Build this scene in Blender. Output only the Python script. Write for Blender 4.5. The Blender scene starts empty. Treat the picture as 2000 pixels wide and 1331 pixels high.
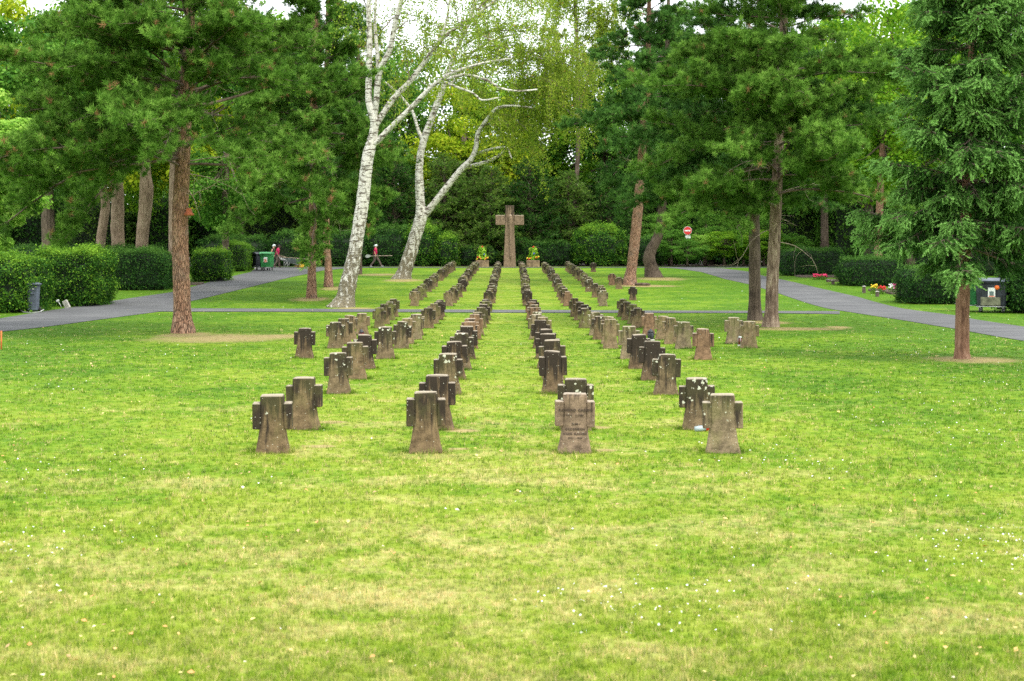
import bpy, math, random
import numpy as np
from math import radians, sin, cos, pi
from mathutils import Vector, Matrix

C = bpy.context.scene.collection
scene = bpy.context.scene
# ------------------------------------------------------------------ camera
F = 2778.0            # focal length in photograph pixels (50 mm on full frame)
EYE = 2.2             # camera height above the near lawn
HOR = 485.0           # horizon row in the photograph
cam = bpy.data.cameras.new("camera")
cam.lens = 50.0; cam.sensor_width = 36.0; cam.sensor_fit = 'HORIZONTAL'
cam.shift_y = -(665.5 - HOR) / 2000.0
cam.clip_start = 0.1; cam.clip_end = 3000
cam.dof.use_dof = True; cam.dof.focus_distance = 26.0; cam.dof.aperture_fstop = 4.0
camo = bpy.data.objects.new("camera", cam); C.objects.link(camo)
camo.location = (0, 0, EYE); camo.rotation_euler = (radians(90), 0, 0)
scene.camera = camo
# ------------------------------------------------------------------ sky, sun, exposure
SUN_EL, SUN_AZ = radians(58), radians(128)     # azimuth clockwise from +Y (the way the camera looks)
w = bpy.data.worlds.new("World"); scene.world = w; w.use_nodes = True
nt = w.node_tree; nt.nodes.clear()
sky = nt.nodes.new('ShaderNodeTexSky'); sky.sky_type = 'NISHITA'; sky.sun_disc = False
sky.sun_elevation = SUN_EL; sky.sun_rotation = SUN_AZ
sky.air_density = 1.0; sky.dust_density = 3.0; sky.ozone_density = 0.6
tc = nt.nodes.new('ShaderNodeTexCoord'); nz = nt.nodes.new('ShaderNodeTexNoise')
nz.inputs['Scale'].default_value = 2.2; nz.inputs['Detail'].default_value = 6
cr = nt.nodes.new('ShaderNodeValToRGB'); cr.color_ramp.elements[0].position = .25; cr.color_ramp.elements[1].position = .62
cr.color_ramp.elements[0].color = (.72, .72, .72, 1); cr.color_ramp.elements[1].color = (.97, .97, .97, 1)
mx = nt.nodes.new('ShaderNodeMix'); mx.data_type = 'RGBA'
mx.inputs[7].default_value = (9.3, 9.6, 9.8, 1)
bg = nt.nodes.new('ShaderNodeBackground'); bg.inputs['Strength'].default_value = 0.15
wo = nt.nodes.new('ShaderNodeOutputWorld')
L = nt.links.new
L(tc.outputs['Generated'], nz.inputs['Vector']); L(nz.outputs['Fac'], cr.inputs['Fac']); L(cr.outputs['Color'], mx.inputs[0])
L(sky.outputs['Color'], mx.inputs[6]); L(mx.outputs[2], bg.inputs['Color']); L(bg.outputs[0], wo.inputs[0])
sl = bpy.data.lights.new("sun", 'SUN'); sl.energy = 1.6; sl.angle = radians(10); sl.color = (1, .95, .86)
so = bpy.data.objects.new("sun", sl); C.objects.link(so)
so.rotation_euler = Vector((-sin(SUN_AZ)*cos(SUN_EL), -cos(SUN_AZ)*cos(SUN_EL), -sin(SUN_EL))).to_track_quat('-Z', 'Y').to_euler()
so.location = (0, 0, 60)
scene.view_settings.view_transform = 'Standard'; scene.view_settings.look = 'None'
scene.view_settings.exposure = 0.97; scene.view_settings.gamma = 1.0
scene.render.engine = 'CYCLES'
cy = scene.cycles
cy.use_denoising = False
cy.max_bounces = 6; cy.diffuse_bounces = 4; cy.glossy_bounces = 2; cy.transmission_bounces = 4; cy.transparent_max_bounces = 6
cy.caustics_reflective = False; cy.caustics_refractive = False

# ------------------------------------------------------------------ terrain
_hy = np.array([-400, 0, 15, 21, 28, 32.3, 39, 43.6, 50.5, 55.4, 59.1, 64, 70, 76, 81.4, 87, 92.4, 99, 104, 107, 112, 120, 140, 220, 900])
_hz = np.array([0, 0, 0, .03, .02, -.09, -.21, -.26, -.24, -.24, -.23, -.13, .04, .2, .34, .45, .53, .63, .70, .74, .75, .70, .6, .5, .3])
_gy = np.arange(-400, 900, .5); _g0 = np.interp(_gy, _hy, _hz)
_k = np.exp(-.5*(np.arange(-8, 9)*.5/1.3)**2); _k /= _k.sum()
_g = np.convolve(np.pad(_g0, 8, mode='edge'), _k, mode='valid')
def H(y): return np.interp(y, _gy, _g)
def h1(y): return float(H(y))
_ys = np.arange(6, 125, .05); _py = HOR + (EYE - H(_ys))*F/_ys
def Yof(py):            # distance of the lawn seen at photograph row py
    i = np.argmax(_py <= py); return float(_ys[i]) if _py[i] <= py else 118.0
def G(px, py):
    Y = Yof(py); return ((px-1000)*Y/F, Y)
def P(px, py, Y): return Vector(((px-1000)*Y/F, Y, EYE-(py-HOR)*Y/F))

# ------------------------------------------------------------------ node helpers
def newmat(name, rough=.8, spec=.3):
    m = bpy.data.materials.new(name); m.use_nodes = True
    b = m.node_tree.nodes['Principled BSDF']; b.inputs['Roughness'].default_value = rough
    b.inputs['Specular IOR Level'].default_value = spec
    return m, m.node_tree, b
def N(t, typ, **kw):
    n = t.nodes.new('ShaderNode'+typ)
    for k, v in kw.items():
        if k.startswith('i_'):
            key = k[2:].replace('_', ' ')
            key = int(key) if key.isdigit() else key
            n.inputs[key].default_value = v
        else: setattr(n, k, v)
    return n
def ramp(t, fac, stops, interp='LINEAR'):
    n = t.nodes.new('ShaderNodeValToRGB'); r = n.color_ramp; r.interpolation = interp
    while len(r.elements) < len(stops): r.elements.new(.5)
    for e, (p, c) in zip(r.elements, stops):
        e.position = p
        e.color = (c, c, c, 1) if isinstance(c, (int, float)) else (*c, 1)
    t.links.new(fac, n.inputs[0]); return n.outputs[0]
def mathn(t, op, a, b=None, c=None, clamp=False):
    n = t.nodes.new('ShaderNodeMath'); n.operation = op; n.use_clamp = clamp
    for i, v in enumerate((a, b, c)):
        if v is None: continue
        if isinstance(v, (int, float)): n.inputs[i].default_value = v
        else: t.links.new(v, n.inputs[i])
    return n.outputs[0]
def mix(t, fac, a, b, mode='MIX'):
    n = t.nodes.new('ShaderNodeMix'); n.data_type = 'RGBA'; n.blend_type = mode
    for i, v in ((0, fac), (6, a), (7, b)):
        if isinstance(v, (int, float)): n.inputs[i].default_value = v if i == 0 else (v, v, v, 1)
        elif isinstance(v, tuple): n.inputs[i].default_value = (*v, 1)
        else: t.links.new(v, n.inputs[i])
    return n.outputs[2]
def coords(t, kind='Object', scale=(1, 1, 1), offs=None):
    if kind == 'World': src = t.nodes.new('ShaderNodeNewGeometry').outputs['Position']
    else: src = t.nodes.new('ShaderNodeTexCoord').outputs[kind]
    mp = t.nodes.new('ShaderNodeMapping'); mp.inputs['Scale'].default_value = scale
    t.links.new(src, mp.inputs['Vector'])
    if offs: t.links.new(offs, mp.inputs['Location'])
    return mp.outputs[0]
def noise(t, vec, scale, detail=4, rough=.55, dist=0):
    n = N(t, 'TexNoise', i_Scale=scale, i_Detail=detail, i_Roughness=rough, i_Distortion=dist)
    t.links.new(vec, n.inputs['Vector']); return n.outputs['Fac']
def bump(t, b, h, strength=.5, dist=.02):
    n = N(t, 'Bump', i_Strength=strength, i_Distance=dist); t.links.new(h, n.inputs['Height'])
    t.links.new(n.outputs[0], b.inputs['Normal'])
def plain(name, col, rough=.6, var=.12, scale=6, metal=0, spec=.4):
    m, t, b = newmat(name, rough, spec)
    n = noise(t, coords(t, 'Object'), scale, 5)
    k = ramp(t, n, [(.3, tuple(max(0, c*(1-var*2)) for c in col)), (.7, tuple(min(1, c*(1+var)) for c in col))])
    t.links.new(k, b.inputs['Base Color']); b.inputs['Metallic'].default_value = metal
    return m

# bare earth patches (x, y, rx, ry)
EARTH = []
def earth(px, py, rxp, ry):
    x, y = G(px, py); EARTH.append((x, y, rxp*y/F, ry))
earth(425, 661, 150, 3.0); earth(530, 658, 85, 1.6); earth(622, 873, 40, .16); earth(905, 842, 38, .2); earth(1165, 836, 34, .16); earth(1182, 880, 28, .12); earth(895, 878, 26, .1); earth(648, 826, 34, .18); earth(360, 655, 60, 2.0)
earth(606, 585, 44, 1.8); earth(652, 564, 30, 2.0); earth(690, 603, 45, 1.2); earth(790, 548, 45, 2.2); earth(740, 537, 50, 2.5)
earth(1290, 545, 55, 3.0); earth(1262, 559, 75, 1.4); earth(1490, 630, 60, 1.2); earth(1555, 643, 110, 1.1)
earth(1900, 703, 95, 1.3); earth(1640, 470+170, 30, .8)
def lawn_nodes(t):
    """colour of the turf at a world position: lush green, yellow-green, straw, and bare earth"""
    wv = coords(t, 'World', (1, 1, 0)); 
    sep = t.nodes.new('ShaderNodeSeparateXYZ'); t.links.new(wv, sep.inputs[0])
    X, Y = sep.outputs[0], sep.outputs[1]
    n1 = noise(t, wv, .33, 6, .6, .3); n2 = noise(t, coords(t, 'World', (.8, 1.0, 0)), 1.5, 10, .74, .4)
    n3 = noise(t, wv, 11.0, 4, .7)
    n4 = noise(t, coords(t, 'World', (.16, .7, 0)), 1.0, 4, .6)
    n5 = noise(t, wv, 4.2, 3, .6, .5)
    ax = mathn(t, 'ABSOLUTE', mathn(t, 'SUBTRACT', X, -.6))
    side = mathn(t, 'MULTIPLY', mathn(t, 'MINIMUM', mathn(t, 'SUBTRACT', ax, 2.8), 9.0), .009)
    near = mathn(t, 'MULTIPLY', mathn(t, 'SUBTRACT', 17.0, Y, clamp=False), .0036)
    near = mathn(t, 'MAXIMUM', near, -.03)
    base = ramp(t, mathn(t, 'ADD', mathn(t, 'SUBTRACT', mathn(t, 'ADD', mathn(t, 'MULTIPLY', n1, .30), mathn(t, 'ADD', mathn(t, 'MULTIPLY', n2, .34), mathn(t, 'ADD', mathn(t, 'MULTIPLY', n3, .14), mathn(t, 'MULTIPLY', n5, .22)))), side), near),
                [(.39, (.066, .155, .007)), (.46, (.130, .228, .012)), (.535, (.215, .285, .026)), (.63, (.31, .335, .07))])
    dm = mathn(t, 'ADD', mathn(t, 'SUBTRACT', mathn(t, 'ADD', mathn(t, 'MULTIPLY', n2, .55), mathn(t, 'ADD', mathn(t, 'MULTIPLY', n3, .17), mathn(t, 'MULTIPLY', n4, .28))), side), near)
    dry = ramp(t, dm, [(.52, 0.0), (.64, .75)])
    col = mix(t, mathn(t, 'MULTIPLY', dry, .6), base, (.50, .39, .21))
    e = None
    wob = mathn(t, 'ADD', mathn(t, 'MULTIPLY', mathn(t, 'SUBTRACT', n2, .5), 2.4), mathn(t, 'MULTIPLY', mathn(t, 'SUBTRACT', n3, .5), 2.6))
    for (x, y, rx, ry) in EARTH:
        dx = mathn(t, 'DIVIDE', mathn(t, 'SUBTRACT', X, x), rx); dy = mathn(t, 'DIVIDE', mathn(t, 'SUBTRACT', Y, y), ry)
        r = mathn(t, 'ADD', mathn(t, 'MULTIPLY', dx, dx), mathn(t, 'MULTIPLY', dy, dy))
        e = r if e is None else mathn(t, 'MINIMUM', e, r)
    em = ramp(t, mathn(t, 'ADD', e, wob), [(.25, .8), (1.0, 0.0)])
    ec = ramp(t, n3, [(.3, (.20, .12, .06)), (.5, (.36, .26, .13)), (.7, (.46, .37, .19))])
    return col, em, ec, n3, dry
def m_lawn():
    m, t, b = newmat('lawn', .9, .1); col, em, ec, n3, dry = lawn_nodes(t)
    col = mix(t, em, col, ec)
    col = mix(t, .35, col, ramp(t, n3, [(.3, .55), (.7, 1.0)]), 'MULTIPLY')
    t.links.new(col, b.inputs['Base Color'])
    bump(t, b, noise(t, coords(t, 'World'), 40, 3, .7), .7, .03); return m
def foliage_shader(t, b, col, trans=.35, tcol=None):
    out = t.nodes['Material Output']; tr = t.nodes.new('ShaderNodeBsdfTranslucent'); ms = t.nodes.new('ShaderNodeMixShader')
    ms.inputs[0].default_value = trans
    t.links.new(col, b.inputs['Base Color']); t.links.new(tcol or col, tr.inputs['Color'])
    t.links.new(b.outputs[0], ms.inputs[1]); t.links.new(tr.outputs[0], ms.inputs[2]); t.links.new(ms.outputs[0], out.inputs[0])
def m_blades():
    m, t, b = newmat('grass_blade', .6, .25); col, em, ec, n3, dry = lawn_nodes(t)
    a = N(t, 'Attribute', attribute_name='tint').outputs['Fac']
    col = mix(t, em, col, (.45, .36, .17))
    b2 = N(t, 'Attribute', attribute_name='straw').outputs['Fac']       # each clump's own share of dead blades
    col = mix(t, mathn(t, 'MULTIPLY', mathn(t, 'LESS_THAN', b2, mathn(t, 'ADD', mathn(t, 'MULTIPLY', dry, .70), .13)), .85), col, (.56, .43, .23))
    col = mix(t, 1.0, col, ramp(t, a, [(0, (.38, .55, .35)), (.4, (.85, .95, .75)), (.75, (1.25, 1.3, 1.0)), (1, (1.75, 1.65, 1.7))]), 'MULTIPLY')
    foliage_shader(t, b, col, .35); return m
def m_leaf(name, stops, trans=.35, brown=None, spec=.08, rough=.65, nscale=.5):
    """leaf colours by a random number kept on every leaf plus broad patches; tint above 1.5 picks the dead/brown colour"""
    m, t, b = newmat(name, rough, spec)
    a = N(t, 'Attribute', attribute_name='tint').outputs['Fac']
    n = noise(t, coords(t, 'World'), nscale, 3)
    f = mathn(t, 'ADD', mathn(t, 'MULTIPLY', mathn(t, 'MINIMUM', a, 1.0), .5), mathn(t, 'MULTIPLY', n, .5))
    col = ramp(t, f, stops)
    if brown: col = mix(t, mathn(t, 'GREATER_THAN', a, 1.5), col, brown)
    foliage_shader(t, b, col, trans); return m
M = {}
M['lawn'] = m_lawn(); M['blade'] = m_blades()
M['pine'] = m_leaf('pine_needles', [(.2, (.030, .085, .010)), (.5, (.088, .205, .022)), (.8, (.24, .42, .07))], .3, (.34, .20, .09))
M['pine_dark'] = m_leaf('dark_pine_needles', [(.2, (.020, .065, .012)), (.5, (.056, .15, .024)), (.8, (.15, .31, .06))], .25, (.26, .16, .08))
M['spruce'] = m_leaf('spruce_needles', [(.22, (.016, .058, .010)), (.52, (.060, .160, .024)), (.85, (.28, .52, .13))], .2, (.2, .1, .05), nscale=1.4)
M['yew'] = m_leaf('yew_needles', [(.2, (.010, .040, .008)), (.5, (.028, .09, .013)), (.8, (.09, .20, .028))], .2, nscale=.7)
M['hemlock'] = m_leaf('hemlock_needles', [(.2, (.04, .095, .015)), (.5, (.095, .19, .028)), (.8, (.20, .31, .05))], .25, nscale=.6)
M['hedge'] = m_leaf('hedge_leaves', [(.2, (.012, .050, .008)), (.48, (.045, .14, .013)), (.8, (.22, .40, .03))], .25, nscale=.8)
M['hedge_light'] = m_leaf('light_hedge_leaves', [(.2, (.04, .12, .012)), (.5, (.09, .22, .018)), (.8, (.19, .35, .035))], .3, nscale=.8)
M['maple'] = m_leaf('maple_leaves', [(.2, (.06, .18, .012)), (.5, (.16, .34, .018)), (.8, (.36, .52, .04))], .45, nscale=.35)
M['maple_deep'] = m_leaf('deep_green_leaves', [(.2, (.035, .12, .015)), (.5, (.085, .22, .024)), (.8, (.19, .36, .05))], .4, nscale=.35)
M['maple_pale'] = m_leaf('pale_maple_leaves', [(.2, (.12, .30, .03)), (.5, (.26, .48, .06)), (.8, (.48, .66, .14))], .45, nscale=.8)
M['yellow_leaf'] = m_leaf('yellow_green_leaves', [(.2, (.14, .26, .012)), (.5, (.30, .42, .018)), (.8, (.52, .56, .035))], .5, nscale=.35)
M['clover'] = m_leaf('clover_leaves', [(.2, (.05, .14, .012)), (.5, (.08, .19, .016)), (.8, (.14, .28, .03))], .3)
M['birch_leaf'] = m_leaf('birch_leaves', [(.2, (.11, .20, .016)), (.5, (.22, .335, .03)), (.8, (.42, .49, .06))], .45, (.45, .26, .06))

def m_pinebark():
    m, t, b = newmat('pine_bark', .9, .15)
    oi = t.nodes.new('ShaderNodeObjectInfo')
    v = coords(t, 'Object', (1, 1, .28), None)
    vo = N(t, 'TexVoronoi', feature='DISTANCE_TO_EDGE', i_Scale=17.0); 
    nn = N(t, 'TexNoise', i_Scale=6.0, i_Detail=5.0); t.links.new(v, nn.inputs['Vector'])
    vv = N(t, 'VectorMath', operation='ADD'); sc = N(t, 'VectorMath', operation='SCALE', i_Scale=.12)
    t.links.new(nn.outputs['Color'], sc.inputs[0]); t.links.new(v, vv.inputs[0]); t.links.new(sc.outputs[0], vv.inputs[1])
    t.links.new(vv.outputs[0], vo.inputs['Vector'])
    n = noise(t, coords(t, 'Object', (1, 1, .5)), 7, 7, .7)
    plate = ramp(t, n, [(.3, (.17, .095, .06)), (.5, (.34, .19, .12)), (.72, (.50, .33, .22))])
    f = ramp(t, vo.outputs['Distance'], [(.0, 0.0), (.13, 1.0)])
    sep = t.nodes.new('ShaderNodeSeparateXYZ'); t.links.new(coords(t, 'Object'), sep.inputs[0])
    n2 = noise(t, coords(t, 'Object'), 1.3, 4)
    cr_ = ramp(t, mathn(t, 'SUBTRACT', n2, mathn(t, 'MULTIPLY', sep.outputs[2], .12)), [(.2, .25), (.5, .9)])
    col = mix(t, mathn(t, 'MULTIPLY', mathn(t, 'SUBTRACT', 1.0, f), cr_), plate, (.055, .038, .028))
    grey = ramp(t, noise(t, coords(t, 'Object'), 3, 3), [(.5, 0.0), (.75, .6)])
    col = mix(t, grey, col, (.22, .18, .14))
    t.links.new(col, b.inputs['Base Color'])
    bump(t, b, mathn(t, 'ADD', f, mathn(t, 'MULTIPLY', n, .7)), .9, .04); return m
M['pine_bark'] = m_pinebark()
def m_bark(name, c0, c1, c2):
    m, t, b = newmat(name, .9, .15)
    v = coords(t, 'Object', (1, 1, .18))
    n = noise(t, v, 16, 7, .7); n2 = noise(t, coords(t, 'Object'), 1.5, 4)
    col = ramp(t, mathn(t, 'ADD', mathn(t, 'MULTIPLY', n, .65), mathn(t, 'MULTIPLY', n2, .35)), [(.36, c0), (.5, c1), (.66, c2)])
    t.links.new(col, b.inputs['Base Color']); bump(t, b, n, .9, .05); return m
M['spruce_bark'] = m_bark('spruce_bark', (.07, .035, .025), (.22, .12, .075), (.36, .23, .16))
M['dark_bark'] = m_bark('dark_bark', (.035, .026, .02), (.11, .082, .06), (.22, .17, .125))
M['grey_bark'] = m_bark('grey_bark', (.09, .06, .04), (.24, .17, .115), (.40, .31, .22))
M['split_bark'] = m_bark('furrowed_bark', (.06, .04, .03), (.20, .14, .10), (.50, .40, .29))
def m_birch():
    m, t, b = newmat('birch_bark', .75, .25)
    oc = coords(t, 'Object'); sep = t.nodes.new('ShaderNodeSeparateXYZ'); t.links.new(oc, sep.inputs[0])
    n = noise(t, coords(t, 'Object', (1, 1, 5)), 2.6, 6, .7)           # short horizontal bands
    n2 = noise(t, coords(t, 'Object', (1, 1, .55)), 7.5, 7, .72); n3 = noise(t, oc, 22, 4, .7)
    low = mathn(t, 'SUBTRACT', 1.0, mathn(t, 'DIVIDE', sep.outputs[2], 4.2), clamp=True)
    white = ramp(t, n3, [(.3, (.42, .39, .32)), (.55, (.62, .60, .53)), (.7, (.76, .74, .68))])
    bands = ramp(t, n, [(.42, 1.0), (.48, 0.0)])
    rough_ = ramp(t, mathn(t, 'ADD', mathn(t, 'MULTIPLY', low, .16), n2), [(.545, 0.0), (.62, 1.0)])
    col = mix(t, bands, white, (.10, .08, .06))
    col = mix(t, rough_, col, ramp(t, n3, [(.35, (.05, .04, .028)), (.6, (.22, .19, .12))]))
    t.links.new(col, b.inputs['Base Color']); bump(t, b, mathn(t, 'SUBTRACT', n3, rough_), .6, .03); return m
M['birch_bark'] = m_birch()
M['twig'] = plain('twig_wood', (.15, .11, .08), .9, .3, 10)
M['dead_twig'] = plain('bare_twig', (.38, .31, .23), .9, .3, 10)

def m_stone(name, tone, stain, lichen, green=.0, zs=1.0, armk=.07):
    tone = (tone[0]*.74, tone[1]*.655, tone[2]*.58)
    m, t, b = newmat(name, .92, .15)
    oi = t.nodes.new('ShaderNodeObjectInfo'); off = N(t, 'CombineXYZ')
    for i, k in enumerate((37., 91., 53.)):
        t.links.new(mathn(t, 'MULTIPLY', oi.outputs['Random'], k), off.inputs[i])
    tcn = t.nodes.new('ShaderNodeTexCoord').outputs['Object']
    def cc(s):
        mp = t.nodes.new('ShaderNodeMapping'); mp.inputs['Scale'].default_value = s
        t.links.new(tcn, mp.inputs[0]); t.links.new(off.outputs[0], mp.inputs['Location']); return mp.outputs[0]
    sep = t.nodes.new('ShaderNodeSeparateXYZ'); t.links.new(tcn, sep.inputs[0]); Z = mathn(t, 'MULTIPLY', sep.outputs[2], zs)
    g = noise(t, cc((1, 1, 1)), 9, 8, .72); fine = noise(t, cc((1, 1, 1)), 70, 4, .7)
    a, bb, c = [tuple(x*k for x in tone) for k in (.48, 1.0, 1.6)]
    col = ramp(t, mathn(t, 'ADD', mathn(t, 'MULTIPLY', g, .7), mathn(t, 'MULTIPLY', fine, .3)), [(.38, a), (.5, bb), (.62, c)])
    layer = noise(t, cc((1.2, 1.2, 6)), 5, 5, .6)
    col = mix(t, ramp(t, layer, [(.55, 0.0), (.7, .4)]), col, tuple(x*1.45 for x in tone))
    # black weathering running down from the top
    st = noise(t, cc((1, 1, .09)), 15, 6, .65, .2)
    ht = mathn(t, 'MULTIPLY', mathn(t, 'SUBTRACT', Z, .30), .55)
    arm = mathn(t, 'MULTIPLY', mathn(t, 'GREATER_THAN', mathn(t, 'ABSOLUTE', sep.outputs[0]), .132), mathn(t, 'GREATER_THAN', Z, .285))
    s = mathn(t, 'ADD', mathn(t, 'ADD', mathn(t, 'ADD', st, ht), mathn(t, 'MULTIPLY', arm, armk)), stain + 0.0)
    s = mathn(t, 'ADD', s, mathn(t, 'MULTIPLY', mathn(t, 'SUBTRACT', oi.outputs['Random'], .5), .10))
    sm = ramp(t, s, [(.53, 0.0), (.66, .95)])
    foot = ramp(t, mathn(t, 'ADD', Z, mathn(t, 'MULTIPLY', g, .1)), [(.08, .1), (.22, 1.0)])
    col = mix(t, mathn(t, 'MULTIPLY', sm, foot), col, (.030, .023, .018))
    # lichen discs and crusts
    vo = N(t, 'TexVoronoi', i_Scale=13.0); wv_ = N(t, 'VectorMath', operation='ADD'); wn_ = N(t, 'TexNoise', i_Scale=30.0, i_Detail=4.0); ws_ = N(t, 'VectorMath', operation='SCALE', i_Scale=.05); c1_ = cc((1, 1, 1)); t.links.new(c1_, wn_.inputs['Vector']); t.links.new(wn_.outputs['Color'], ws_.inputs[0]); t.links.new(c1_, wv_.inputs[0]); t.links.new(ws_.outputs[0], wv_.inputs[1]); t.links.new(wv_.outputs[0], vo.inputs['Vector'])
    ln = noise(t, cc((1, 1, 1)), 4.5, 3)
    lm = mathn(t, 'ADD', mathn(t, 'SUBTRACT', .30, vo.outputs['Distance']), mathn(t, 'ADD', mathn(t, 'MULTIPLY', mathn(t, 'SUBTRACT', ln, .5), 1.3), mathn(t, 'MULTIPLY', mathn(t, 'SUBTRACT', Z, .45), .5)))
    lm = mathn(t, 'ADD', lm, lichen)
    lcol = mix(t, fine, (.50, .52, .38), (.78, .76, .66))
    col = mix(t, ramp(t, lm, [(.20, 0.0), (.25, .85)]), col, lcol)
    v2 = N(t, 'TexVoronoi', i_Scale=38.0); t.links.new(cc((1, 1, 1)), v2.inputs['Vector'])
    dots = mathn(t, 'MULTIPLY', mathn(t, 'LESS_THAN', v2.outputs['Distance'], .17), mathn(t, 'GREATER_THAN', N_sep(t, v2.outputs['Color']), .78 - lichen*.5))
    col = mix(t, mathn(t, 'MULTIPLY', dots, .75), col, (.66, .64, .52))
    if green:
        gm = ramp(t, mathn(t, 'ADD', noise(t, cc((1, 1, .6)), 6, 5), mathn(t, 'MULTIPLY', Z, .2)), [(.52, 0.0), (.68, green)])
        col = mix(t, gm, col, (.17, .17, .055))
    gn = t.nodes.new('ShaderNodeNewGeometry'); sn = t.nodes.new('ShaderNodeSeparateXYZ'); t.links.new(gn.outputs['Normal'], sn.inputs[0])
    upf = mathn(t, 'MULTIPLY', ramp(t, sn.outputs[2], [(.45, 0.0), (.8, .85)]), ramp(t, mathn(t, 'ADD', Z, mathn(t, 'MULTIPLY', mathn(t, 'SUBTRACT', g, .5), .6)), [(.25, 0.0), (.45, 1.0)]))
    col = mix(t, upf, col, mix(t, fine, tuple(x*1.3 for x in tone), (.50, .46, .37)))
    t.links.new(col, b.inputs['Base Color'])
    bump(t, b, mathn(t, 'ADD', g, mathn(t, 'MULTIPLY', fine, .6)), .75, .012); return m
def N_sep(t, colr):
    s = t.nodes.new('ShaderNodeSeparateColor'); t.links.new(colr, s.inputs[0]); return s.outputs[0]
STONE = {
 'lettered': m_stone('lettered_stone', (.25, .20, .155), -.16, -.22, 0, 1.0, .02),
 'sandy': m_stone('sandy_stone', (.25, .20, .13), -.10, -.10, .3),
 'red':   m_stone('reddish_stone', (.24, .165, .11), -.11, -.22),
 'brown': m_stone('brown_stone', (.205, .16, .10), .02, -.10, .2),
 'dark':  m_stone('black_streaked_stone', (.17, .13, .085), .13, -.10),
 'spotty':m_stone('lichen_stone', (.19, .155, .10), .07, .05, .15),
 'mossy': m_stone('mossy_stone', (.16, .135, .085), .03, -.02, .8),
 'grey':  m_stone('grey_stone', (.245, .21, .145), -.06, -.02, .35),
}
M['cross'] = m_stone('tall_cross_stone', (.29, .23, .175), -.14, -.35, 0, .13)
M['asphalt'] = (lambda: None)()
def m_asphalt():
    m, t, b = newmat('asphalt', .85, .25); wv = coords(t, 'World')
    n = noise(t, wv, .5, 6, .6); f = noise(t, wv, 60, 3, .7); s = noise(t, coords(t, 'World', (.25, 1, 1)), 1.2, 5)
    col = ramp(t, mathn(t, 'ADD', mathn(t, 'MULTIPLY', n, .4), mathn(t, 'ADD', mathn(t, 'MULTIPLY', f, .25), mathn(t, 'MULTIPLY', s, .35))), [(.35, (.062, .063, .066)), (.5, (.092, .093, .096)), (.66, (.14, .14, .138))])
    t.links.new(col, b.inputs['Base Color']); bump(t, b, f, .4, .01); return m
M['asphalt'] = m_asphalt()
M['soil'] = plain('soil', (.06, .042, .028), .95, .35, 3)

# ------------------------------------------------------------------ object helpers
def link(name, me, mat=None, parent=None, loc=None):
    o = bpy.data.objects.new(name, me); C.objects.link(o)
    if mat is not None and me is not None and not me.materials: me.materials.append(mat)
    if parent: o.parent = parent
    if loc is not None: o.location = loc
    return o
def tag(o, label=None, cat=None, group=None, kind=None):
    if label: o['label'] = label
    if cat: o['category'] = cat
    if group: o['group'] = group
    if kind: o['kind'] = kind
    return o
def empty(name, loc, label, cat, group=None, rz=0):
    o = bpy.data.objects.new(name, None); C.objects.link(o); o.location = loc; o.rotation_euler[2] = rz
    o.empty_display_size = .2; return tag(o, label, cat, group)
def np_mesh(name, V, Fc, tint=None, smooth=False):
    """V (n,3), Fc (m,k) all faces with k corners"""
    me = bpy.data.meshes.new(name); V = np.ascontiguousarray(V, np.float32); Fc = np.ascontiguousarray(Fc, np.int32)
    m_, k = Fc.shape
    me.vertices.add(len(V)); me.vertices.foreach_set('co', V.ravel())
    me.loops.add(m_*k); me.loops.foreach_set('vertex_index', Fc.ravel())
    me.polygons.add(m_); me.polygons.foreach_set('loop_start', np.arange(0, m_*k, k, dtype=np.int32))
    if smooth: me.polygons.foreach_set('use_smooth', np.ones(m_, bool))
    me.update(calc_edges=True)
    if tint is not None:
        a = me.attributes.new('tint', 'FLOAT', 'FACE'); a.data.foreach_set('value', np.ascontiguousarray(tint, np.float32))
    return me
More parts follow.
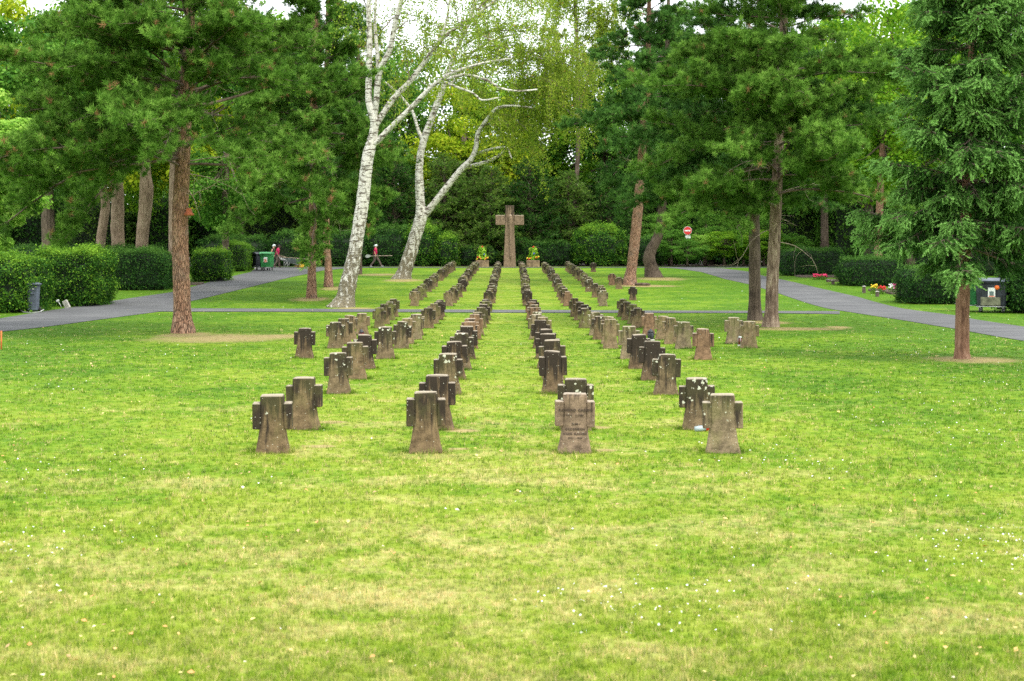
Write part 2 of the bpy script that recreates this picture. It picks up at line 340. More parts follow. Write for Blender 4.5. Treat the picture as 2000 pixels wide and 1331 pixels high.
class MB:
    def __init__(s): s.v = []; s.f = []; s.sm = []
    def add(s, vs, fs, smooth=False):
        o = len(s.v); s.v += [tuple(x) for x in vs]; s.f += [tuple(i+o for i in f) for f in fs]; s.sm += [smooth]*len(fs); return s
    def box(s, c, d, rot=None, taper=1.0, bev=.0):
        hx, hy, hz = d[0]/2, d[1]/2, d[2]/2; b = min(bev, hx*.9, hy*.9, hz*.9)
        if b <= 0:
            vs = [Vector((x*hx*(taper if z > 0 else 1), y*hy*(taper if z > 0 else 1), z*hz)) for z in (-1, 1) for y in (-1, 1) for x in (-1, 1)]
            fs = [(0, 2, 3, 1), (4, 5, 7, 6), (0, 1, 5, 4), (2, 6, 7, 3), (0, 4, 6, 2), (1, 3, 7, 5)]
        else:
            vs = []; rings = []
            for z, ins in ((-hz, b), (-hz+b, 0), (hz-b, 0), (hz, b)):
                k = 1 if z < 0 else taper; r = []
                X, Y = hx*k-ins, hy*k-ins
                for sx, sy, a in ((1, 1, 0), (-1, 1, 1), (-1, -1, 2), (1, -1, 3)):
                    c2 = max(b-ins*.5, b*.3)
                    p = [(X, Y-c2), (X-c2, Y)] if a in (0, 2) else [(X-c2, Y), (X, Y-c2)]
                    for q in p: r.append(len(vs)); vs.append(Vector((sx*q[0], sy*q[1], z)))
                rings.append(r)
            fs = [tuple(reversed(rings[0])), tuple(rings[-1])]
            for r0, r1 in zip(rings, rings[1:]):
                n = len(r0); fs += [(r0[i], r0[(i+1) % n], r1[(i+1) % n], r1[i]) for i in range(n)]
        R = rot.to_matrix() if hasattr(rot, 'to_matrix') else rot
        vs = [(R @ v if R else v) + Vector(c) for v in vs]
        return s.add(vs, fs)
    def tube(s, pts, rad, n=8, cap=True, rough=0, rng=None, smooth=True, squash=None):
        pts = [Vector(p) for p in pts]; rad = [rad]*len(pts) if isinstance(rad, (int, float)) else rad
        vs = []; fs = []; u = None
        for i, p in enumerate(pts):
            t = (pts[min(i+1, len(pts)-1)] - pts[max(i-1, 0)]).normalized()
            if u is None: u = t.cross(Vector((0, 1, 0)) if abs(t.y) < .9 else Vector((1, 0, 0))).normalized()
            u = (u - t*u.dot(t)).normalized(); v_ = t.cross(u)
            for k in range(n):
                a = 2*pi*k/n; r = rad[i]*(1 + (rng.uniform(-rough, rough) if rng else 0))
                vs.append(p + u*cos(a)*r + v_*sin(a)*r*(squash or 1))
        for i in range(len(pts)-1):
            for k in range(n): fs.append((i*n+k, i*n+(k+1) % n, (i+1)*n+(k+1) % n, (i+1)*n+k))
        if cap: fs += [tuple(reversed(range(n))), tuple(range((len(pts)-1)*n, len(pts)*n))]
        return s.add(vs, fs, smooth)
    def lathe(s, c, prof, n=16, axis='Z', smooth=True):
        vs = []; fs = []
        for (r, z) in prof:
            for k in range(n):
                a = 2*pi*k/n; q = Vector((r*cos(a), r*sin(a), z))
                if axis == 'Y': q = Vector((q.x, q.z, q.y))
                if axis == 'X': q = Vector((q.z, q.x, q.y))
                vs.append(q + Vector(c))
        m_ = len(prof)
        for i in range(m_-1):
            for k in range(n): fs.append((i*n+k, i*n+(k+1) % n, (i+1)*n+(k+1) % n, (i+1)*n+k))
        fs += [tuple(reversed(range(n))), tuple(range((m_-1)*n, m_*n))]
        return s.add(vs, fs, smooth)
    def ball(s, c, r, n=10, m_=7):
        r = (r, r, r) if isinstance(r, (int, float)) else r
        vs = []; fs = []
        for i in range(m_+1):
            th = pi*(i+.02)/(m_+.04)
            for k in range(n):
                a = 2*pi*k/n; vs.append((c[0]+r[0]*sin(th)*cos(a), c[1]+r[1]*sin(th)*sin(a), c[2]-r[2]*cos(th)))
        for i in range(m_):
            for k in range(n): fs.append((i*n+k, i*n+(k+1) % n, (i+1)*n+(k+1) % n, (i+1)*n+k))
        return s.add(vs, fs, True)
    def mesh(s, name):
        me = bpy.data.meshes.new(name); me.from_pydata(s.v, [], s.f)
        me.polygons.foreach_set('use_smooth', s.sm); me.update(); return me
    def build(s, name, mat, parent=None, loc=None): return link(name, s.mesh(name), mat, parent, loc)

# ------------------------------------------------------------------ ground, paths
gx = np.unique(np.concatenate([np.linspace(-500, -70, 12), np.linspace(-70, 70, 57), np.linspace(70, 500, 12)]))
gy = np.unique(np.concatenate([np.linspace(-300, 0, 8), np.arange(0, 125, .5), np.linspace(125, 900, 30)]))
XX, YY = np.meshgrid(gx, gy); V = np.stack([XX.ravel(), YY.ravel(), H(YY.ravel())], 1)
nx, ny = len(gx), len(gy); I = (np.arange(ny-1)[:, None]*nx + np.arange(nx-1)[None]).ravel()
tag(link('lawn', np_mesh('lawn', V, np.stack([I, I+1, I+nx+1, I+nx], 1), smooth=True), M['lawn']), kind='structure')

def resample(pts, n):
    pts = np.array(pts, float); d = np.concatenate([[0], np.cumsum(np.hypot(*np.diff(pts, axis=0).T))])
    s_ = np.linspace(0, d[-1], n); return np.stack([np.interp(s_, d, pts[:, 0]), np.interp(s_, d, pts[:, 1])], 1)
ROADS = []
def road(name, ea, eb, lift, n=160):
    a, b = resample(ea, n), resample(eb, n); K = 7; rows = []
    for k in range(K): q = a + (b-a)*k/(K-1); rows.append(q)
    Vv = np.concatenate(rows); V3 = np.column_stack([Vv, H(Vv[:, 1]) + lift])
    I = (np.arange(K-1)[:, None]*n + np.arange(n-1)[None]).ravel()
    me = np_mesh(name, V3, np.stack([I, I+n, I+n+1, I+1], 1), smooth=True)
    if sum(p.normal.z for p in me.polygons) < 0: me.flip_normals()
    tag(link(name, me, M['asphalt']), kind='structure'); ROADS.append(np.concatenate([a, b[::-1]]))
gp = lambda L_: [G(*p) for p in L_]
road('left_road', gp([(-260, 665), (-90, 637), (0, 623), (99, 607), (174, 595.5), (248, 584), (338, 571), (372, 562), (442, 543), (490, 532)]) + [(-19.0, 105.4), (-17, 108.3)],
     gp([(-260, 690), (-90, 660), (0, 649), (99, 638), (248, 618), (338, 606), (373, 589), (449, 571), (523, 553), (598, 536), (630, 529)]) + [(-12.4, 103.6), (-11.5, 108.3)], .012)
road('right_road', gp([(2300, 690), (2000, 639), (1906, 625), (1866, 617), (1766, 604), (1677, 581), (1597, 563), (1547, 551), (1497, 541), (1460, 531)]) + [(15.5, 104.5), (13.5, 107.5)],
     gp([(2300, 730), (2000, 667), (1866, 643), (1779, 629), (1702, 617), (1619, 604), (1522, 574), (1463, 556), (1416, 546), (1370, 532)]) + [(12.0, 104.5), (10.5, 107.5)], .012)
road('cross_path', gp([(300, 603), (600, 604.3), (1000, 606.3), (1300, 607.8), (1500, 608.3), (1640, 609)]), gp([(300, 609.5), (600, 610), (1000, 611.6), (1300, 612.3), (1500, 612.5), (1640, 614.5)]), .018)
road('back_road', [(-45, 111.0), (-17, 108.6), (0, 107.9), (13, 107.9), (40, 110)], [(-45, 107.5), (-17, 105.8), (0, 106.2), (13, 106.2), (40, 107)], .022)
# woodland floor
q = [(-500, 118), (-60, 113.5), (-20, 111.8), (0, 110.8), (30, 112), (60, 114), (500, 120)]
q2 = [(-500, 800), (-60, 800), (-20, 800), (0, 800), (30, 800), (60, 800), (500, 800)]
a_, b_ = resample(q, 60), resample(q2, 60); rows = [a_ + (b_-a_)*((k/29.)**2.2) for k in range(30)]
Vv = np.concatenate(rows); I = (np.arange(29)[:, None]*60 + np.arange(59)[None]).ravel()
tag(link('woodland_floor', np_mesh('woodland_floor', np.column_stack([Vv, H(Vv[:, 1])+.03]), np.stack([I, I+1, I+61, I+60], 1)), M['soil']), kind='structure')
def in_road(x, y):
    ins = np.zeros(len(x), bool); _r = np.random.default_rng(5); x = x+_r.normal(0, .05, len(x)); y = y+_r.normal(0, .06, len(y))
    for poly in ROADS:
        c = np.zeros(len(x), bool); j = len(poly)-1
        for i in range(len(poly)):
            xi, yi = poly[i]; xj, yj = poly[j]
            c ^= ((yi > y) != (yj > y)) & (x < (xj-xi)*(y-yi)/(yj-yi+1e-12)+xi); j = i
        ins |= c
    return ins
R0 = np.random.default_rng(7)
def earth_r(x, y):
    e = np.full(len(x), 9.)
    for (ex, ey, rx, ry) in EARTH: e = np.minimum(e, ((x-ex)/rx)**2 + ((y-ey)/ry)**2)
    return e
# ------------------------------------------------------------------ grass blades
def blades(x, y, hgt, wid, rng):
    n = len(x); z = H(y); a = rng.uniform(0, 2*pi, n); l = rng.uniform(0, 2*pi, n)
    lean = hgt*rng.uniform(.1, .75, n)
    b0 = np.stack([x-np.cos(a)*wid, y-np.sin(a)*wid, z-.004], 1); b1 = np.stack([x+np.cos(a)*wid, y+np.sin(a)*wid, z-.004], 1)
    tp = np.stack([x+np.cos(l)*lean, y+np.sin(l)*lean, z+hgt], 1)
    return np.stack([b0, b1, tp], 1).reshape(-1, 3)
def grow(n, y0, y1, rng, K=7):
    m_ = n//K; u = rng.uniform(1/y1, 1/y0, m_); y = 1/u; x = rng.uniform(-1, 1, m_)*(.375*y*1.15+3.0)
    keep = ~in_road(x, y) & (rng.uniform(0, 1.0, m_) < np.clip(earth_r(x, y)*.9-.1, .04, 1)); x, y = x[keep], y[keep]; m_ = len(x)
    tn = rng.uniform(0, 1, m_); hk = rng.uniform(.6, 1.35, m_)*np.where(rng.uniform(0, 1, m_) < .06, 1.5, 1); st = rng.uniform(0, 1, m_)
    # tussocks: taller where a coarse wave pattern is high
    tus = .5+.5*np.sin(x*2.1+np.sin(y*1.3)*2)*np.sin(y*1.7+np.sin(x*1.9)*2)
    x, y, tn, hk, st, tus = [np.repeat(q, K) for q in (x, y, tn, hk, st, tus)]; n = len(x)
    sp = .011*np.maximum(1, y/11); x = x+rng.normal(size=n)*sp; y = y+rng.normal(size=n)*sp
    hg = rng.uniform(.016, .034, n)*hk*(.8+.5*tus)*np.clip(1-(y-25)/90., .6, 1)
    wd = .0018*np.maximum(1, y/9.)*rng.uniform(.7, 1.3, n)
    return blades(x, y, hg, wd, rng), np.clip(tn+rng.normal(0, .13, n), 0, 1), np.clip(st+rng.normal(0, .12, n), 0, 1)
ga_, gb_ = grow(1330000, 6.2, 75, R0), grow(110000, 3.6, 6.2, R0)
Vb = np.concatenate([ga_[0], gb_[0]]); nb = len(Vb)//3
gm = np_mesh('grass', Vb, np.arange(nb*3).reshape(-1, 3), np.concatenate([ga_[1], gb_[1]]))
at_ = gm.attributes.new('straw', 'FLOAT', 'FACE'); at_.data.foreach_set('value', np.concatenate([ga_[2], gb_[2]]).astype(np.float32))
tag(link('grass', gm, M['blade']), kind='stuff')

# ------------------------------------------------------------------ foliage generators
def rot_to(d, rng):
    """random frames (n,3,3) whose third column is d"""
    d = d/np.linalg.norm(d, axis=1, keepdims=True); r = rng.normal(size=d.shape)
    u = np.cross(d, r); u /= np.linalg.norm(u, axis=1, keepdims=True)+1e-9; v = np.cross(d, u)
    return np.stack([u, v, d], 2)
def tuft_templates(rng, K, n, length, width, lo, hi, stem):
    """K templates of n needle triangles leaving a short twig that runs along +Z"""
    T = []
    for _ in range(K):
        th = np.radians(rng.uniform(lo, hi, n)); ph = rng.uniform(0, 2*pi, n); L_ = length*rng.uniform(.7, 1.15, n)
        d = np.stack([np.sin(th)*np.cos(ph), np.sin(th)*np.sin(ph), np.cos(th)], 1)
        o = np.zeros((n, 3)); o[:, 2] = rng.uniform(0, 1, n)*stem
        s_ = np.cross(d, rng.normal(size=(n, 3))); s_ /= np.linalg.norm(s_, axis=1, keepdims=True); s_ *= width/2
        T.append(np.stack([o-s_, o+s_, o+d*L_[:, None]], 1))
    return np.array(T)
def tufts(Pp, D, T, rng, scale=None, brown=.0):
    n = len(Pp); k = rng.integers(0, len(T), n); R = rot_to(D, rng); S = rng.uniform(.75, 1.25, n) if scale is None else scale
    out = np.einsum('nij,nabj->nabi', R, T[k])*S[:, None, None, None] + Pp[:, None, None, :]
    m_ = T.shape[1]; tn = rng.uniform(0, 1, n)
    tn = np.where(rng.uniform(0, 1, n) < brown, 2.0, tn)
    tt = np.repeat(tn, m_) + np.where(np.repeat(tn, m_) > 1.5, 0, rng.uniform(-.2, .2, n*m_))
    return out.reshape(-1, 3), tt
def leaves(Pp, Nn, size, rng, aspect=.7, droop=None):
    n = len(Pp); R = rot_to(Nn, rng) if droop is None else droop
    sz = size*rng.uniform(.65, 1.25, n)
    q = np.array([[0, -.5, 0], [.5*aspect, .05, .10], [0, .55, 0], [-.5*aspect, .05, .10]])
    out = np.einsum('nij,aj->nai', R, q)*sz[:, None, None] + Pp[:, None, :]
    return out.reshape(-1, 3), rng.uniform(0, 1, n)
def leaf_mesh(name, V, tint, k=4): return np_mesh(name, V, np.arange(len(V)).reshape(-1, k), tint)

def path_pts(p0, d0, length, n, rng, droop=0., wob=.12):
    """a wandering branch as n points"""
    p = np.array(p0, float); d = np.array(d0, float); d /= np.linalg.norm(d); out = [p.copy()]; st = length/(n-1)
    for i in range(n-1):
        d = d + rng.normal(size=3)*wob; d[2] -= droop*st; d /= np.linalg.norm(d); p = p + d*st; out.append(p.copy())
    return np.array(out)

def conifer(rng, trunk, z0, z1, Lf, nlimb, elev, droop, sub, twigs, T, az_bias=None, hang=0., brown=0., bare=0, young=0., vert=(-.25, .65), whorl=0., spread=.45):
    """limbs along a trunk poly (world, relative to tree base). returns branch tubes and foliage triangles"""
    tz = np.array([p[2] for p in trunk]); tx = np.array([p[0] for p in trunk]); ty = np.array([p[1] for p in trunk])
    br = MB(); PP = []; DD = []; TT = []; ga = rng.uniform(0, 6.28)
    dead = MB()
    for i in range(nlimb):
        f = (i+rng.uniform(0, 1))/nlimb; z = z0+(z1-z0)*f
        if whorl: z = z0+round((z-z0)/whorl)*whorl+rng.normal()*.035
        az = ga + i*2.399 + rng.normal()*.3
        if az_bias is not None and rng.uniform() < az_bias[1]: az = az_bias[0]+rng.normal()*.7
        Ln = Lf(f)*rng.uniform(.62, 1.2); el = radians(elev(f)+rng.normal()*7)
        base = (np.interp(z, tz, tx), np.interp(z, tz, ty), z)
        pts = path_pts(base, (cos(az)*cos(el), sin(az)*cos(el), sin(el)), Ln, 8, rng, droop(f), .10)
        r0 = .010+.008*Ln
        br.tube(pts, [max(.006, r0*(1-k/8.5)) for k in range(8)], 5, cap=False)
        for j in range(int(Ln*sub)):
            s_ = rng.uniform(.16, 1.0)**.75; ii = s_*7; k = int(min(ii, 6)); q = pts[k]+(pts[k+1]-pts[k])*(ii-k)
            dr = pts[k+1]-pts[k]; dr /= np.linalg.norm(dr); sd = np.cross(dr, (0, 0, 1)); sd /= np.linalg.norm(sd)+1e-9
            sg = 1 if j % 2 else -1; sl_ = (.18+.34*Ln*(1-s_*.72))*rng.uniform(.55, 1.1)
            d = dr*rng.uniform(.5, 1.0)+sd*sg*rng.uniform(.4, 1.0)+np.array([0, 0, rng.uniform(*vert)-hang])
            sp = path_pts(q, d, sl_, 5, rng, hang*1.2, .16)
            br.tube(sp, [.010, .008, .006, .005, .003], 3, cap=False)
            nt_ = max(2, int(sl_*twigs))
            ss = rng.uniform(.1, 1.0, nt_); idx = np.minimum((ss*4).astype(int), 3); fr = ss*4-idx
            pp = sp[idx]+(sp[idx+1]-sp[idx])*fr[:, None]+rng.normal(size=(nt_, 3))*.05
            dd = (sp[idx+1]-sp[idx]); dd /= np.linalg.norm(dd, axis=1, keepdims=True)
            dd = dd*.7+rng.normal(size=(nt_, 3))*spread+np.array([0, 0, .45-hang*1.6])
            PP.append(pp); DD.append(dd); TT.append((s_-.55)*young+(ss-.5)*young)
    for i in range(bare):
        z = z0 + (z1-z0)*rng.uniform(-.12, .5); az = rng.uniform(0, 6.28)
        base = (np.interp(z, tz, tx), np.interp(z, tz, ty), z)
        pts = path_pts(base, (cos(az), sin(az), rng.uniform(-.5, .2)), Lf(.2)*rng.uniform(.3, .6), 9, rng, .18, .22)
        dead.tube(pts, [.018*(1-k/10) for k in range(9)], 4, cap=False)
        for _ in range(4):
            k = rng.integers(3, 8); sp = path_pts(pts[k], (rng.normal(), rng.normal(), rng.normal()-.4), rng.uniform(.3, .9), 5, rng, .1, .25)
            dead.tube(sp, [.007, .006, .005, .004, .003], 3, cap=False)
    Vv, tt = tufts(np.concatenate(PP), np.concatenate(DD), T, rng, brown=brown)
    yo_ = np.repeat(np.concatenate(TT), T.shape[1]); tt = np.where(tt > 1.5, tt, np.clip(tt*(1-min(1, young)*.4)+yo_, 0, 1.3))
    return br, Vv, tt, dead

def smooth_poly(pts, rad, k=4):
    """Catmull-Rom through (Vector, radius)"""
    P_ = np.array([list(p)+[r] for p, r in zip(pts, rad)]); out = []
    for i in range(len(P_)-1):
        p0, p1, p2, p3 = P_[max(i-1, 0)], P_[i], P_[i+1], P_[min(i+2, len(P_)-1)]
        for s_ in np.arange(k)/k:
            out.append(.5*((2*p1)+(p2-p0)*s_+(2*p0-5*p1+4*p2-p3)*s_**2+(3*p1-p0-3*p2+p3)*s_**3))
    out.append(P_[-1]); out = np.array(out); return out[:, :3], np.maximum(out[:, 3], .004)
def trunk_mesh(mb, pts, rad, rng, n=14, rough=.05, k=5):
    p, r = smooth_poly(pts, rad, k); mb.tube([Vector(a) for a in p], list(r), n, True, rough, random.Random(int(rng.integers(1e6))))
def px_stem(L_, Y, base):
    """photograph pixels (x, row, width) -> points relative to base, radii in metres"""
    return [P(a, b, Y)-base for a, b, c in L_], [c*Y/F/2 for a, b, c in L_]
def tree_base(px, py):
    x, y = G(px, py); return Vector((x, y, h1(y)))

PINE_T = tuft_templates(R0, 10, 30, .15, .015, 12, 85, .12)
PINE_FAR = tuft_templates(R0, 10, 18, .19, .026, 12, 85, .14)
SPR_T = tuft_templates(R0, 10, 30, .034, .016, 25, 70, .16)
YEW_T = tuft_templates(R0, 8, 14, .15, .045, 20, 70, .28)

def pine(px, py, stem, label, group, seed, crown, mat='pine', bark='pine_bark', T=PINE_T, name='pine_tree', Yfix=None):
    base = tree_base(px, py) if Yfix is None else Vector(((px-1000)*Yfix/F, Yfix, h1(Yfix)))
    rng = np.random.default_rng(seed); Y = base.y
    pts, rad = px_stem(stem, Y, base); pts[0].z = -.12; rad[0] *= 1.3
    e = empty(name, base, label, 'tree', group)
    mb = MB(); trunk_mesh(mb, pts, rad, rng); mb.build('trunk', M[bark], e)
    br, Vv, tt, dead = conifer(rng, pts, T=T, **crown)
    nf = len(br.f); br.add(dead.v, dead.f, True) if dead.v else None
    o = br.build('limbs', M['twig'], e); o.data.materials.append(M['dead_twig'])
    o.data.polygons.foreach_set('material_index', np.array([0]*nf+[1]*(len(br.f)-nf), np.int32))
    link('crown', leaf_mesh('needles', Vv, tt, 3), M[mat], e)
    return e
GP = 'pines standing on the lawn'
pine(358, 651, [(358, 651, 42), (356, 610, 35), (354, 540, 33), (352, 480, 32), (352, 420, 31), (355, 350, 31), (358, 300, 27), (361, 250, 25), (363, 200, 24), (366, 140, 23), (370, 60, 20), (372, -20, 18), (376, -150, 13), (380, -280, 6)],
     'large leaning pine with red-brown trunk on the left lawn, bare earth at its foot', GP, 11,
     dict(z0=4.7, z1=13.2, az_bias=(-1.7, .30), Lf=lambda f: 4.9*(1-f)**.5+.7, nlimb=100, elev=lambda f: 8+25*f, droop=lambda f: .13*(1-f), sub=7.0, twigs=17, brown=.02, bare=12, young=.35))
pine(608, 583, [(608, 584, 18), (609, 540, 17), (610, 480, 16), (611, 430, 16), (612, 350, 15), (613, 250, 14), (615, 120, 12), (616, 0, 10), (618, -120, 7)],
     'slim pine with reddish trunk, front one of the two left of the white birch', GP, 12,
     dict(z0=4.6, z1=14.5, az_bias=(-1.6, .42), Lf=lambda f: 4.2*(1-f)**.5+.6, nlimb=64, elev=lambda f: 2+25*f, droop=lambda f: .12*(1-f), sub=7.5, twigs=19, brown=.02, bare=12, young=.35), T=PINE_FAR)
pine(641, 561, [(642, 562, 16), (641, 520, 14), (638, 480, 13), (637, 430, 13), (636, 350, 12), (637, 200, 11), (640, 60, 9), (640, -60, 6)],
     'slim dark-trunked pine, rear one of the two left of the white birch', GP, 13,
     dict(z0=5.0, z1=15.5, az_bias=(-1.6, .2), Lf=lambda f: 4.0*(1-f)**.5+.6, nlimb=56, elev=lambda f: 2+25*f, droop=lambda f: .16*(1-f), sub=7, twigs=17, brown=.02, bare=6), mat='pine_dark', T=PINE_FAR)
pine(702, 536, [(702, 536, 9), (702, 500, 9), (701, 430, 8), (700, 330, 8), (700, 200, 7), (700, 80, 5)],
     'thin dark pine trunk half hidden just behind the left birch', GP, 14,
     dict(z0=7.5, z1=17., Lf=lambda f: 3.4*(1-f)**.5+.5, nlimb=34, elev=lambda f: 5+25*f, droop=lambda f: .1*(1-f), sub=6, twigs=15, brown=.0, bare=0), mat='pine_dark', bark='dark_bark', T=PINE_FAR)
pine(1230, 557, [(1229, 558, 27), (1232, 535, 22), (1238, 490, 20), (1244, 430, 20), (1250, 360, 18), (1254, 300, 16), (1258, 250, 15), (1262, 180, 13), (1266, 100, 10), (1268, 0, 8), (1270, -110, 5)],
     'tall pine with pale reddish trunk leaning right, right of the tall cross', GP, 15,
     dict(z0=7.5, z1=17.5, az_bias=(-1.6, .2), Lf=lambda f: 3.7*(1-f)**.5+.6, nlimb=62, elev=lambda f: 0+25*f, droop=lambda f: .13*(1-f), sub=7, twigs=17, brown=.01, bare=10, young=.35), mat='pine_dark', T=PINE_FAR)
pine(1276, 542, [(1277, 544, 31), (1272, 525, 27), (1268, 505, 24), (1272, 488, 21), (1284, 465, 19), (1290, 440, 17), (1294, 400, 15), (1298, 320, 14), (1302, 200, 12), (1304, 80, 9), (1306, -20, 6)],
     'dark pine with a trunk curved like a hook at its foot', GP, 16,
     dict(z0=5.9, z1=16.0, az_bias=(-1.6, .2), Lf=lambda f: 4.2*(1-f)**.5+.6, nlimb=62, elev=lambda f: 0+25*f, droop=lambda f: .12*(1-f), sub=7, twigs=16, brown=.01, bare=6), mat='pine_dark', bark='dark_bark', T=PINE_FAR)
pine(1475, 626, [(1475, 627, 28), (1474, 600, 25), (1474, 540, 23), (1474, 480, 22), (1473, 430, 21), (1475, 380, 19), (1478, 300, 18), (1482, 160, 15), (1484, 20, 12), (1486, -120, 7)],
     'dark-trunked pine, left of the close pair on the right lawn', GP, 17,
     dict(z0=4.4, z1=12.5, az_bias=(-1.6, .2), Lf=lambda f: 3.7*(1-f)**.45+.7, nlimb=62, elev=lambda f: 0+25*f, droop=lambda f: .10*(1-f), sub=7.5, twigs=19, brown=.01, bare=9, young=.35), mat='pine_dark', bark='dark_bark')
pine(1506, 639, [(1505, 641, 32), (1507, 610, 27), (1509, 540, 24), (1513, 470, 23), (1516, 400, 22), (1520, 300, 20), (1526, 200, 19), (1530, 60, 17), (1533, -60, 13), (1536, -200, 7)],
     'pine with pale furrowed trunk, right of the close pair on the right lawn', GP, 18,
     dict(z0=3.7, z1=12.5, az_bias=(-1.6, .36), Lf=lambda f: 4.1*(1-f)**.45+.7, nlimb=74, elev=lambda f: 0+25*f, droop=lambda f: .10*(1-f), sub=7.5, twigs=19, brown=.012, bare=9, young=.35), bark='split_bark')
# spruce at the right edge
pine(1879, 701, [(1879, 702, 31), (1879, 680, 28), (1880, 600, 27), (1883, 520, 24), (1888, 400, 21), (1893, 250, 18), (1899, 100, 15), (1905, -60, 11), (1912, -250, 6), (1916, -400, 3)],
     'big spruce with blue-green tips and a bare lower trunk at the right edge', None, 19,
     dict(z0=2.25, z1=11.2, az_bias=(-1.65, .34), Lf=lambda f: 1.75*(1-f)**.75+.2, nlimb=185, elev=lambda f: -16+34*f, droop=lambda f: -.16*(1-f), sub=19, twigs=34, hang=.42, whorl=.44, spread=.22, bare=5, young=1.1, vert=(-.05, .25)), mat='spruce', bark='spruce_bark', T=SPR_T, name='spruce_tree')

# ------------------------------------------------------------------ birches
def birch(px, py, stems, arcs, nstr, label, seed, leafsize, Yfix=None, strand=(.8, 2.4), bark='birch_bark'):
    base = tree_base(px, py) if Yfix is None else Vector(((px-1000)*Yfix/F, Yfix, h1(Yfix)))
    Y = base.y; rng = np.random.default_rng(seed); e = empty('birch_tree', base, label, 'tree', 'birches')
    for i, (st, dy) in enumerate(stems):
        pts, rad = px_stem(st, Y, base); n = len(pts)
        for j, q in enumerate(pts): q.y += dy*(j/(n-1))**1.3 if i else 0
        if i == 0: pts[0].z = -.15; rad[0] *= 1.25
        mb = MB(); trunk_mesh(mb, pts, rad, rng, 12 if i == 0 else 8, .05, 5)
        mb.build('trunk' if i == 0 else 'limb', M[bark], e)
    tw = MB(); PP = []; 
    for (x0, y0, x1, y1, dy, w_) in arcs:
        a = np.array(P(x0, y0, Y)-base); b = np.array(P(x1, y1, Y)-base); b[1] += dy
        L_ = np.linalg.norm(b-a); n = 9; s_ = np.linspace(0, 1, n)[:, None]
        pts = a+(b-a)*s_; pts[:, 2] += np.sin(s_[:, 0]*pi)*L_*.16; pts += rng.normal(size=pts.shape)*.09*s_
        tw.tube(pts, [max(.012, w_*(1-k/10)) for k in range(n)], 5, cap=False)
        for _ in range(int(nstr*L_)):
            s2 = rng.uniform(.15, 1)*8; k = int(min(s2, 7)); q = pts[k]+(pts[k+1]-pts[k])*(s2-k)
            d = rng.normal(size=3); d[2] = abs(d[2])*.4; sp = path_pts(q, d, rng.uniform(.3, 1.5), 4, rng, .5, .2)
            ln = rng.uniform(*strand); hp = path_pts(sp[-1], (rng.normal()*.25, rng.normal()*.25, -1), ln, 6, rng, .3, .10)
            tw.tube(np.vstack([sp, hp[1:]]), [.008]*4+[.006, .005, .004, .003, .003], 3, cap=False)
            full = np.vstack([sp, hp[1:]]); m_ = int(34*ln+24)
            ss = rng.uniform(.1, 1, m_)*(len(full)-1); ii = np.minimum(ss.astype(int), len(full)-2)
            PP.append(full[ii]+(full[ii+1]-full[ii])*(ss-ii)[:, None]+rng.normal(size=(m_, 3))*.11)
    if arcs:
        tw.build('twigs', M['twig'], e); PP = np.concatenate(PP)
        Nn = rng.normal(size=PP.shape); Nn[:, 2] *= .4
        Vv, tt = leaves(PP, Nn, leafsize, rng, .75); tt = np.where(rng.uniform(0, 1, len(tt)) < .012, 2.0, tt)
        link('crown', leaf_mesh('birch_leaves', Vv, tt), M['birch_leaf'], e)
    return e
birch(672, 600, [
  ([(668, 601, 52), (674, 585, 40), (681, 550, 33), (688, 520, 29), (695, 480, 27), (703, 430, 25), (709, 390, 25), (714, 340, 24), (719, 305, 23), (726, 278, 20), (730, 258, 17), (731, 238, 16), (725, 215, 15), (720, 190, 13), (721, 120, 12), (722, 75, 11), (720, 30, 10), (721, -40, 8), (726, -130, 5)], 0),
  ([(724, 285, 13), (738, 276, 12), (756, 258, 11), (775, 240, 10), (810, 207, 10), (840, 177, 9), (865, 159, 8), (895, 144, 7), (950, 129, 5), (1000, 122, 3)], -1.2),
  ([(865, 159, 6), (905, 146, 6), (950, 156, 6), (975, 170, 5), (1010, 176, 4), (1050, 172, 3)], .6),
  ([(865, 159, 5), (895, 172, 5), (925, 184, 4), (942, 198, 4), (975, 194, 3)], -.6),
  ([(731, 250, 13), (744, 228, 12), (768, 192, 12), (804, 153, 11), (829, 117, 10), (862, 72, 9), (895, 45, 8), (931, 21, 6), (965, -8, 5), (1010, -60, 3)], 1.2),
  ([(730, 238, 12), (735, 200, 12), (738, 168, 12), (743, 138, 12), (762, 102, 11), (771, 60, 10), (783, 15, 9), (796, -25, 8), (812, -100, 5)], -.8),
  ([(738, 150, 8), (737, 110, 8), (733, 70, 7), (731, 30, 6), (735, -60, 4)], .5),
  ([(862, 72, 6), (872, 40, 5), (877, 5, 4), (882, -50, 3)], .4)],
  [(800, 155, 770, 60, 1, .03), (829, 117, 900, 90, -1, .03), (862, 72, 960, 60, 1.5, .03), (783, 15, 850, -30, -1, .03), (931, 21, 1000, -20, 1, .03),
   (895, 45, 870, -50, 2, .03), (796, -25, 760, -90, 1, .03), (840, 100, 800, 95, 1.5, .02), (930, 20, 900, -60, -1.5, .02), (720, 30, 680, -60, 1, .03), (965, -8, 1040, 20, 0, .02),
   (862, 72, 930, 100, 1.5, .02), (768, 192, 830, 150, 2, .02), (745, 60, 820, 20, 2, .03), (771, 60, 850, 40, 2, .03), (875, 10, 800, -40, -2, .03), (895, 45, 960, 100, -2, .02), (783, 15, 730, 60, 1.5, .02)],
  4.2, 'tall white birch leaning right, nearer one, with thick mottled trunk foot', 31, .085)
